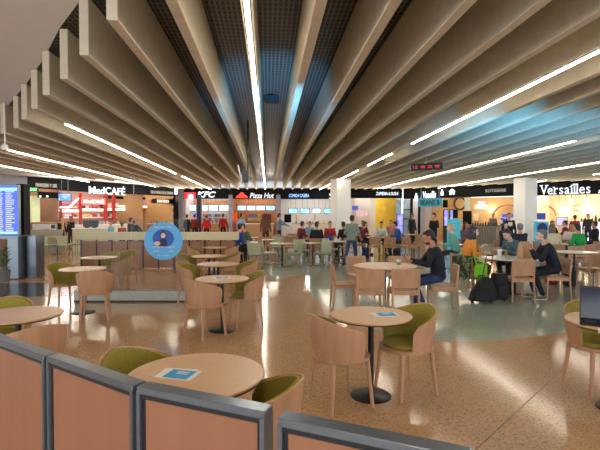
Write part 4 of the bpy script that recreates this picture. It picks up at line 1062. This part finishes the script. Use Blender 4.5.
    fs_ = [tuple(q.vertices) for q in me.polygons]+[tuple(i+nb0 for i in f) for f in gf.f]
    bpy.data.meshes.remove(me); me = bpy.data.meshes.new('person'); me.from_pydata(vs, [], fs_); me.materials.append(sm); me.polygons.foreach_set('use_smooth', [True]*len(me.polygons))
    o = obj('person', me, sm, loc=(p.x, p.y, 0), rz=rot_to(dirv)); o.scale = (scale,)*3
    tag(o, label, 'person')
    # shirt
    g = G(); torso(g, .014, [(-.25 if not sit else -.1, .150, .112)]+lv[2:9]+[(2.93, .075, .068)])
    for s in (0, 1):
        g.ell(sh[s], (.062, .058, .058))
        e = el[s]; w = wr[s]
        if short_sleeve: g.cap(sh[s], sh[s].lerp(e, .75), .06, .054, seg)
        else: g.cap(sh[s], e, .06, .05, seg); g.cap(e, e.lerp(w, .93), .05, .038, seg)
    sc_ = fabric(shirt); obj('top', remesh(g, vox, 'top', sc_), sc_, o)
    # trousers
    g = G(); torso(g, .013, ([(-.36, .09, .07), (-.18, .145, .1)] if sit else [(-.75, .08, .065), (-.35, .148, .108)])+[ (0, .158, .115), (.35 if sit else .25, .15, .11)])
    for s in (0, 1): g.cap(hips[s], kn[s], .086, .064, seg); g.cap(kn[s], kn[s].lerp(ank[s], .93), .062, .05, seg)
    tc_ = fabric(trousers); obj('trousers', remesh(g, vox, 'trousers', tc_), tc_, o)
    for s in (0, 1):
        g = G(); a = ank[s]; g.cap(a+V((0, -.02, -.03)), a+V((0, .15, -.045)), .044, .036, seg); g.cap(a+V((0, 0, .01)), a+V((0, -.01, -.03)), .04, .045, seg)
        for v in g.v: v.z = max(v.z, a.z-.083)
        tm_ = fabric(shoes, .6); sho = obj('shoe', remesh(g, .012, 'shoe', tm_, 1), tm_, o)
        if near: obj('sole', G().box((a.x, a.y+.065, a.z-.079), (.085, .26, .012), bev=.005), white_m if shoes[0] > 60 else blackm, sho, False)
    # hair
    if not bald:
        g = G(); g.ell(hc+hr@V((0, -.028, .042)), (.083, .094, .09), hr); g.ell(hc+hr@V((0, .028, .092)), (.056, .045, .026), hr); g.ell(hc+hr@V((0, -.055, -.01)), (.07, .06, .075), hr)
        if long_hair:
            g.ell(hc+hr@V((0, -.07, -.07)), (.085, .055, .13), hr); g.ell(hc+V((0, -.09, -.2)), (.09, .045, .13)); 
            for s in (-1, 1): g.ell(hc+hr@V((s*.066, -.01, -.06)), (.024, .045, .12), hr)
        if beard: g.ell(hc+hr@V((0, .04, -.078)), (.05, .05, .035), hr)
        hm = mat('hair_%d_%d_%d' % hair, hair, .6, var=.2, scale=60, bump=.2); obj('hair', remesh(g, .011 if near else .014, 'hair', hm, 1), hm, o)
    if near:
        for s in (-1, 1): obj('eye', G().ell(hc+hr@V((s*.031, .078, .014)), (.012, .009, .008), hr, 10, 7), mat('eye_dark', (30, 22, 20), .2), o)
    if sit and not any(c.get('category') == 'chair' and (c.location.xy-p.xy).length < .2 for c in bpy.data.objects):
        side(p, dirv, 'wooden chair under the '+' '.join(label.split()[:12]), None)
    return o

# near people -----------------------------------------------------------------
p = dp(441, 7.6)
person(p, cdir(-1, .12), 'sit', 'man in a black sweater and jeans sitting sideways, holding a phone over the table', (14, 18, 30), (28, 48, 92), (22, 20, 22), 1, near=True, beard=True,
       hands=[(-.1, .47, .86), (.06, .50, .86)], feet=[(-.12, .30, 0), (.14, .42, 0)], lean=12, head_pitch=22, hip_y=.02)
person(dp(557, 8.75), cdir(-1, .18), 'sit', 'man with short grey hair in a navy jacket and hands clasped, facing left', (16, 22, 38), (18, 18, 24), (96, 90, 86), 0, near=True,
       hands=[(-.05, .46, .95), (.03, .46, .97)], feet=[(-.12, .29, 0), (.14, .36, 0)], lean=25, head_pitch=2, shoes=(92, 104, 78), hip_y=.02)
person(dp(520, 10.35), cdir(-1, -.35), 'sit', 'man in a grey sweater bending over the pale table with the suitcases', (74, 90, 92), (26, 26, 34), (50, 34, 28), 0, near=True,
       hands=[(-.16, .5, .83), (.18, .46, .83)], lean=30, head_pitch=30, hip_y=.04)
person(dp(465, 9.85), cdir(.97, .0), 'sit', 'woman with dark hair and orange top talking with a raised hand', (208, 128, 44), (120, 66, 40), (48, 24, 22), 2, near=True,
       hands=[(-.1, .38, .93), (.16, .34, .83)], lean=14, head_pitch=2, long_hair=True, hip_y=.02)
# phone, cup, bags
P = dp(405.5, 7.67); t = thing('phone', 'dark phone held up over the table by the man in the black sweater', 'phone', (P.x, P.y, .90), 1.2)
obj('case', G().box((0, 0, 0), (.085, .012, .16), tilt=M4.Rotation(R(-35), 3, 'X'), bev=.004), blackm, t, False); obj('red_sticker', G().box((0, -.008, -.005), (.05, .004, .03), tilt=M4.Rotation(R(-35), 3, 'X')), redp, t, False)
P = dp(399, 7.8); t = thing('paper_cup', 'white paper cup with a green band on the wide round table', 'cup', (P.x, P.y, TZ))
obj('cup', G().rev((0, 0, 0), [(.03, 0), (.042, .12), (.044, .125)], 18), paper, t); obj('green_band', G().rev((0, 0, 0), [(.0345, .03), (.0405, .085)], 18), mat('cup_green', (120, 150, 90), .5), t)
P = dp(500, 9.45); t = thing('paper_cup', 'white paper cup on the pale table beside the man in grey', 'cup', (P.x, P.y, TZ))
obj('cup', G().rev((0, 0, 0), [(.035, 0), (.048, .15), (.05, .155)], 18), paper, t); obj('lid', G().rev((0, 0, 0), [(.052, .155), (.05, .17), (.03, .172)], 18), white_m, t)
P = dp(525, 9.35); t = thing('paper_bag', 'brown paper bag standing on the pale table in front of the navy jacket man', 'bag', (P.x, P.y, TZ), .3)
g = G(); g.loft([[V((a*.13*w, b*.08*q, z)) for a, b in ((-1, -1), (0, -.9), (1, -1), (1, 1), (0, .9), (-1, 1))] for z, w, q in ((0, .9, .9), (.02, 1, 1), (.18, .95, .9), (.3, .98, .5), (.33, 1, .15))]); obj('body', g, mat('kraft', (186, 140, 96), .8, bump=.3, scale=14), t, False)
obj('fold', G().box((0, 0, .335), (.24, .02, .03)), mat('kraft', (186, 140, 96)), t, False)
P = dp(507, 9.1); leaflet(P, TZ, .4, 'white sheet of paper on the pale table by the suitcases', 1.1)
blk = mat('black_canvas', (18, 18, 22), .8, var=.2, scale=50, bump=.2)
def suitcase(px, d, w, h, th, rz, label, handle=None):
    P = dp(px, d); t = thing('suitcase', label, 'suitcase', (P.x, P.y, 0), rz)
    b = G(); sk = .16 if handle else .0
    prf = ((.045, .9, .8), (.06, 1, 1), (h*.45, .96, 1), (h*.8, .8-sk, .95), (h, .66-sk*1.6, .8), (h+.04, .5-sk*1.6, .5)) if handle else ((.045, .92, .85), (.06, 1, 1), (h*.5, 1, 1), (h, .94, .95), (h+.03, .8, .7))
    b.loft([[V((sk*w*1.1*(z/h)+w/2*a*max(-1, min(1, 1.25*cos(q))), th/2*c_*max(-1, min(1, 1.25*sin(q))), z)) for q in [2*pi*(j+.5)/20 for j in range(20)]] for z, a, c_ in prf])
    obj('body', b, blk, t); g = G().box((0, -th/2-.02, h*.42), (w*.8, .04, h*.5), bev=.015); obj('front_pocket', g, blk, t)
    obj('top_grip', G().rod((-.07, 0, h+.05), (-.05, 0, h+.075), .01).rod((-.05, 0, h+.075), (.05, 0, h+.075), .01).rod((.05, 0, h+.075), (.07, 0, h+.05), .01), blackm, t)
    for sx in (-1, 1): obj('wheel', G().merge(G().rev((0, 0, 0), [(.03, -.015), (.03, .015)], 14), M4.Translation((sx*w*.38, 0, .03)) @ M4.Rotation(pi/2, 4, 'Y')), blackm, t, False)
    if handle:
        g = G()
        for s in (-.06, .06): g.rod((s+.07, .0, h), (s+handle[0], handle[1], h+handle[2]), .008)
        g.rod((-.06+handle[0], handle[1], h+handle[2]), (.06+handle[0], handle[1], h+handle[2]), .014); obj('telescopic_handle', g, blackm, t)
    return t
s1 = suitcase(482, 8.35, .46, .44, .24, -YAW, 'low black canvas suitcase with a long slanted handle', (.20, .12, .44))
s2 = suitcase(500, 8.55, .26, .50, .24, -YAW+.1, 'narrow upright black suitcase right beside the one with the slanted handle')
suitcase(509.5, 9.15, .22, .42, .2, -YAW, 'black bag in shade under the pale table')
# camouflage jacket and green bag on the chair
camo = bpy.data.materials.new('camouflage'); camo.use_nodes = True
nt = camo.node_tree; tcn = nt.nodes.new('ShaderNodeTexCoord'); vz = nt.nodes.new('ShaderNodeTexNoise'); vz.inputs['Scale'].default_value = 9; rpn = nt.nodes.new('ShaderNodeValToRGB'); rpn.color_ramp.interpolation = 'CONSTANT'
rpn.color_ramp.elements[0].color = (*srgb((44, 52, 32)), 1); rpn.color_ramp.elements[1].color = (*srgb((110, 122, 84)), 1); rpn.color_ramp.elements[1].position = .5; e = rpn.color_ramp.elements.new(.6); e.color = (*srgb((60, 70, 46)), 1)
nt.links.new(tcn.outputs['Object'], vz.inputs[0]); nt.links.new(vz.outputs[0], rpn.inputs[0]); nt.links.new(rpn.outputs[0], nt.nodes['Principled BSDF'].inputs[0]); nt.nodes['Principled BSDF'].inputs['Roughness'].default_value = .9
cp_ = dp(474, 8.95); cr_ = rot_to(cdir(.94, .34))
jk = thing('jacket', 'camouflage jacket draped over the chair next to the suitcases', 'jacket', (cp_.x, cp_.y, 0), cr_)
g = G(); rings = []
for i in range(13):
    x = -.25+.5*i/12; wv = .012*sin(i*1.9)
    rings.append([V((x, -.315+wv, .40+.03*sin(i*1.3))), V((x, -.29+wv, .65)), V((x, -.275, .82)), V((x, -.22, .845)), V((x, -.185, .83)), V((x, -.16+wv*.5, .68)), V((x, -.178+wv*.5, .68)), V((x, -.205, .815)), V((x, -.235, .825)), V((x, -.26, .8)), V((x, -.275+wv, .65)), V((x, -.3+wv, .41+.03*sin(i*1.3)))])
g.loft(rings); obj('cloth', g, camo, jk); obj('sleeve', G().cap((-.2, -.31, .78), (-.19, -.33, .42), .045, .04), camo, jk)
gb = thing('shoulder_bag', 'bright green bag hanging at the camouflage jacket chair', 'bag', (cp_.x, cp_.y, 0), cr_)
lime = mat('lime_fabric', (120, 190, 30), .7, var=.12)
obj('body', G().box((.31, -.1, .56), (.1, .3, .3), bev=.04), lime, gb); obj('strap', G().rod((.3, -.2, .7), (.27, -.22, .86), .012).rod((.3, 0, .7), (.27, -.22, .86), .012), lime, gb)
# bags near the right edge
P = dp(553, 10.6); t = thing('red_bag', 'dark red bag behind the navy jacket man', 'bag', (P.x, P.y, 0), 0); obj('body', G().box((0, 0, .22), (.3, .2, .44), bev=.05), mat('bag_red', (130, 26, 30), .7), t); obj('handle', G().rod((-.06, 0, .43), (-.04, 0, .5), .012).rod((-.04, 0, .5), (.04, 0, .5), .012).rod((.04, 0, .5), (.06, 0, .43), .012), blk, t)
P = dp(570, 10.3); t = thing('black_bag', 'black bag on the floor left of the right edge wooden chair', 'bag', (P.x, P.y, 0), 0); obj('body', G().box((0, 0, .21), (.22, .24, .42), bev=.05), blk, t); obj('handle', G().rod((-.06, 0, .41), (0, 0, .5), .012).rod((0, 0, .5), (.06, 0, .41), .012), blk, t)

# middle distance people --------------------------------------------------------
person(dp(351.5, 14.2), cdir(.55, .85), 'stand', 'person in a grey green sweatshirt and jeans walking away, mid-stride', (126, 138, 126), (34, 66, 112), (50, 34, 30), 0, feet=[(-.1, -.34, .05), (.08, .26, 0)], hands=[(-.2, .22, .98), (.24, .2, .98)], scale=.95, lean=5, near=True)
person(dp(434, 17), cdir(-.8, -.4), 'stand', 'man in a black T-shirt standing in front of the orange shop', (14, 15, 20), (40, 40, 50), (60, 40, 30), 0, short_sleeve=True)
person(dp(412, 22), cdir(.6, -.8), 'stand', 'person in a dark vest over white sleeves standing beside the black posts', (30, 30, 36), (24, 24, 30), (34, 26, 24), 1)
person(dp(400, 17.8), cdir(-1, .3), 'sit', 'man in a bright blue jacket sitting at the far table, facing left', (30, 84, 150), (26, 28, 34), (40, 30, 26), 0, lean=16, head_pitch=8)
person(dp(380.5, 19.2), cdir(0, -1), 'sit', 'person in a white T-shirt behind the two far chair backs', (205, 214, 200), (30, 30, 34), (60, 44, 36), 0, lean=18, head_pitch=20)
person(dp(360, 18.4), cdir(1, 0), 'sit', 'child in a maroon top leaning on the far table', (112, 36, 44), (40, 44, 70), (70, 40, 34), 0, lean=20)
person(dp(362, 20.5), cdir(.3, -1), 'sit', 'person in black sitting behind the walking man', (24, 24, 28), (24, 24, 30), (60, 44, 36), 0, lean=10)
person(dp(391, 21), cdir(-.5, -1), 'sit', 'person in a pinkish top far behind the blue jacket man', (190, 130, 130), (40, 40, 50), (60, 40, 30), 0)
person(dp(345.5, 16.9), cdir(-.5, 1), 'sit', 'person in black left of the walking man, facing left', (20, 20, 24), (30, 34, 46), (30, 24, 24), 1, lean=14)
person(dp(329.5, 18.2), cdir(.2, -1), 'sit', 'person in a red top left of the walking man', (168, 44, 44), (30, 50, 100), (60, 30, 26), 0, lean=8)
person(dp(316.5, 16.4), cdir(.1, 1), 'sit', 'broad person in black with the back to us near the middle column', (20, 22, 34), (30, 30, 40), (36, 28, 26), 0, lean=8)
person(dp(299, 18.2), cdir(.5, .4), 'sit', 'person in a maroon sweater left of the light blue one', (104, 34, 46), (40, 40, 50), (70, 44, 40), 0, lean=16)
person(dp(308.5, 21), cdir(.2, -.9), 'sit', 'person in a light blue top bending over a far table', (120, 170, 206), (50, 60, 80), (90, 70, 60), 0, lean=26, head_pitch=20)
person(dp(265.5, 20.5), cdir(.3, 1), 'stand', 'woman with long brown hair in a long brown coat standing in line', (108, 66, 42), (90, 56, 40), (74, 40, 26), 0, long_hair=True)
person(dp(252.5, 15.75), cdir(-.8, -.6), 'sit', 'person in an olive hoodie hunched at the table by the divider end', (78, 92, 74), (20, 20, 26), (40, 30, 28), 0, lean=28, head_pitch=15, hip_y=.1)
person(dp(234.8, 14.3), cdir(.8, .6), 'sit', 'person in a blue top opposite the olive hoodie', (34, 66, 140), (24, 26, 34), (60, 40, 36), 0, lean=20)
person(dp(241, 25), cdir(.1, 1), 'stand', 'person in a pale blue shirt standing before the Pizza Hut counter', (150, 176, 200), (60, 66, 80), (60, 40, 30), 0)
person(dp(279, 22), cdir(.9, .3), 'stand', 'person in a grey blue shirt standing with an arm out before the Pizza Hut counter', (122, 138, 158), (40, 44, 60), (54, 40, 34), 0, hands=[(-.2, .42, 1.15), (.2, .45, 1.1)])
person(dp(223, 27), cdir(.1, 1), 'stand', 'person in a dark red shirt at the right end of the KFC counter', (160, 30, 36), (24, 24, 30), (40, 30, 28), 1)
person(dp(206.5, 26), cdir(-.2, 1), 'stand', 'person in a bright red jacket right of the dark post', (196, 34, 38), (24, 24, 30), (40, 30, 28), 0, scale=.95)
person(dp(194.5, 27.5), cdir(.1, 1), 'stand', 'person in a dull red top left of the dark post', (120, 34, 38), (24, 24, 30), (60, 40, 34), 0, scale=.97)
person(dp(187, 26), cdir(.4, 1), 'stand', 'person in black at the left end of the KFC counter', (18, 18, 22), (24, 24, 30), (40, 30, 28), 0, scale=.97)
person(dp(111, 18.2), cdir(-.6, -.8), 'stand', 'person in a light blue top behind the cream rail', (130, 176, 206), (40, 60, 100), (110, 86, 60), 0, scale=.82)
person(dp(122, 18.4), cdir(.1, 1), 'stand', 'child in a red jacket behind the cream rail', (176, 26, 34), (30, 30, 44), (50, 34, 30), 0, scale=.78)
person(dp(130.5, 19.4), cdir(.6, .8), 'stand', 'person in black right of the red jacketed child', (20, 20, 24), (24, 24, 30), (30, 24, 24), 1, scale=.88)
person(dp(140.5, 19.8), cdir(-1, .1), 'stand', 'person in black stooping just above the round blue notice', (24, 22, 24), (24, 24, 30), (30, 24, 24), 0, lean=40, scale=.88, head_pitch=30)
person(dp(71, 21.6), cdir(-.3, -1), 'stand', 'person in dark grey clothes at the left café counter, arm raised to the face', (44, 42, 44), (40, 40, 44), (40, 30, 28), 1, hands=[(-.2, .3, 1.3), (.24, .05, .85)], scale=.92)
person(dp(61, 22.6), cdir(.8, -.5), 'stand', 'person in black next to the white microwave oven', (34, 34, 36), (40, 40, 44), (40, 30, 28), 0, scale=.9)
person(dp(456.5, 12.9), cdir(-.9, .5), 'sit', 'blond woman in a teal top sitting in front of the turquoise board', (104, 168, 150), (40, 44, 52), (188, 160, 112), 2, lean=14)
person(dp(465, 15.6), cdir(.4, -.9), 'sit', 'person with dark curly hair sitting right of the turquoise board', (96, 76, 84), (30, 30, 40), (36, 26, 26), 1, long_hair=True)
pp = person(dp(509, 17.5), cdir(-.1, -1), 'stand', 'young man in a black sweatshirt with a white print, standing by the right column', (16, 16, 20), (24, 24, 30), (60, 40, 34), 0)
obj('white_print', G().box((0, .152, 1.3), (.16, .006, .12), bev=.002).box((0, .156, 1.22), (.1, .006, .03)), paper, pp, False)
person(dp(504, 15.0), cdir(.4, -1), 'sit', 'person in dark clothes and dark hair below the standing young man', (28, 24, 30), (30, 30, 40), (28, 20, 22), 2, long_hair=True)
person(dp(520.5, 13.0), cdir(0, 1), 'sit', 'grey haired person in a dark navy top with the back to us', (20, 28, 44), (24, 24, 34), (120, 116, 114), 0)
person(dp(554, 13.1), cdir(.2, 1), 'sit', 'woman in a cream top right of the navy jacket man', (204, 190, 156), (150, 70, 110), (110, 80, 60), 0, lean=14, long_hair=True)
person(dp(571.5, 15.0), cdir(-.5, -.9), 'sit', 'person in a white T-shirt facing left at the right hand table', (212, 204, 190), (34, 46, 90), (40, 28, 26), 1, short_sleeve=True, lean=16)
person(dp(583, 13.1), cdir(-.3, 1), 'sit', 'person in a bright green top at the right', (24, 150, 66), (30, 50, 90), (44, 34, 30), 0, lean=18)
person(dp(575, 21), cdir(.2, 1), 'stand', 'person in a red jacket standing in front of the pastry counter', (170, 30, 34), (24, 24, 34), (60, 40, 34), 0, scale=.95)
person(dp(596, 17.5), cdir(-.6, .8), 'sit', 'person in dark clothes sitting at the right picture edge', (20, 22, 34), (30, 30, 40), (30, 24, 24), 1)
person(dp(588, 22.5), cdir(-.1, -1), 'stand', 'worker with dark hair behind the pastry counter', (60, 56, 60), (30, 30, 40), (34, 26, 26), 0)
person(dp(493, 27.6), cdir(.0, -1), 'stand', 'worker in a grey apron behind the ribbed counter', (120, 110, 104), (30, 30, 40), (34, 26, 26), 0)
person(dp(552, 19), cdir(.3, -1), 'sit', 'person in black sitting left of the pale screen', (26, 26, 32), (30, 30, 40), (34, 26, 26), 0)
person(dp(566, 19.8), cdir(-.7, .5), 'sit', 'person in a dark cap-like hairdo behind the cream top woman', (110, 40, 70), (30, 30, 40), (24, 22, 24), 0)
def backpack(px, d, z, c, label, seat=False):
    P = dp(px, d); t = thing('backpack', label, 'backpack', (P.x, P.y, z), -YAW); m = mat('pack_%d_%d_%d' % c, c, .7)
    obj('body', G().box((0, 0, .2), (.28, .16, .4), bev=.06), m, t); obj('pocket', G().box((0, -.09, .14), (.2, .05, .18), bev=.02), m, t)
    obj('straps', G().rod((-.08, .08, .36), (-.09, .1, .06), .014).rod((.08, .08, .36), (.09, .1, .06), .014), blk, t)
side(dp(328.6, 17.1), cdir(0, -1), 'distant wooden chair that holds the blue backpack', FW)
backpack(328.6, 17.05, .46, (30, 60, 160), 'bright blue backpack on a chair left of the walking man')
backpack(366, 17.2, 0.0, (24, 40, 90), 'navy backpack on the floor right of the walking man')
backpack(397, 16.9, 0.0, (18, 18, 22), 'black backpack on the floor under the blue jacket man')

# ------------------------------------------------------------------ lights
def area(px, d, z, sx, sy, e, col, name='ceiling_wash', rot=(0, 0, 0)):
    P = dp(px, d); l = bpy.data.lights.new(name, 'AREA'); l.shape = 'RECTANGLE'; l.size = sx; l.size_y = sy; l.energy = e; l.color = col
    o = bpy.data.objects.new(name, l); C.objects.link(o); o.location = (P.x, P.y, z); o.rotation_euler = rot; return o
def spot(P, tgt, e, col, ang, name, blend=1.0):
    l = bpy.data.lights.new(name, 'SPOT'); l.energy = e; l.color = col; l.spot_size = R(ang); l.spot_blend = blend; l.shadow_soft_size = .1
    o = bpy.data.objects.new(name, l); C.objects.link(o); o.location = P; o.rotation_euler = (V(tgt)-V(P)).to_track_quat('-Z', 'Y').to_euler()
for ln, ts in ((LA, (.15, .5, .85)), (LC, (.12, .37, .62, .87)), (LB, (.15, .4, .65, .9))):
    for t_ in ts:                               # added unseen fill lights before the shop fronts, shining up to brighten the ceiling
        P = ln.a.lerp(ln.b, t_)+ln.n*.7; l = bpy.data.lights.new('ceiling_fill', 'AREA'); l.shape = 'RECTANGLE'; l.size = 2.5; l.size_y = .15; l.energy = 28; l.color = (1, .9, .78)
        o = bpy.data.objects.new('ceiling_fill', l); C.objects.link(o); o.location = (P.x, P.y, 2.75)
        o.rotation_euler = (-(ln.n*1.3+V((0, 0, .8)))).to_track_quat('Z', 'Y').to_euler()
spot((3.0, 7.0, 1.5), (5.6, 9.9, 3.5), 420, (.12, .55, 1), 88, 'blue_uplight')
spot((0.2, 3.6, 1.3), tuple(U(272, 90, 3.95)), 1700, (.1, .5, 1), 30, 'blue_spot')
w = bpy.data.worlds.new('world'); sc.world = w; w.use_nodes = True
bg = w.node_tree.nodes['Background']; bg.inputs[0].default_value = (.9, .95, 1, 1); bg.inputs[1].default_value = 1.9

vs_ = sc.view_settings; vs_.view_transform = 'Standard'; vs_.look = 'None'; vs_.exposure = .95; vs_.gamma = 1; vs_.use_curve_mapping = False
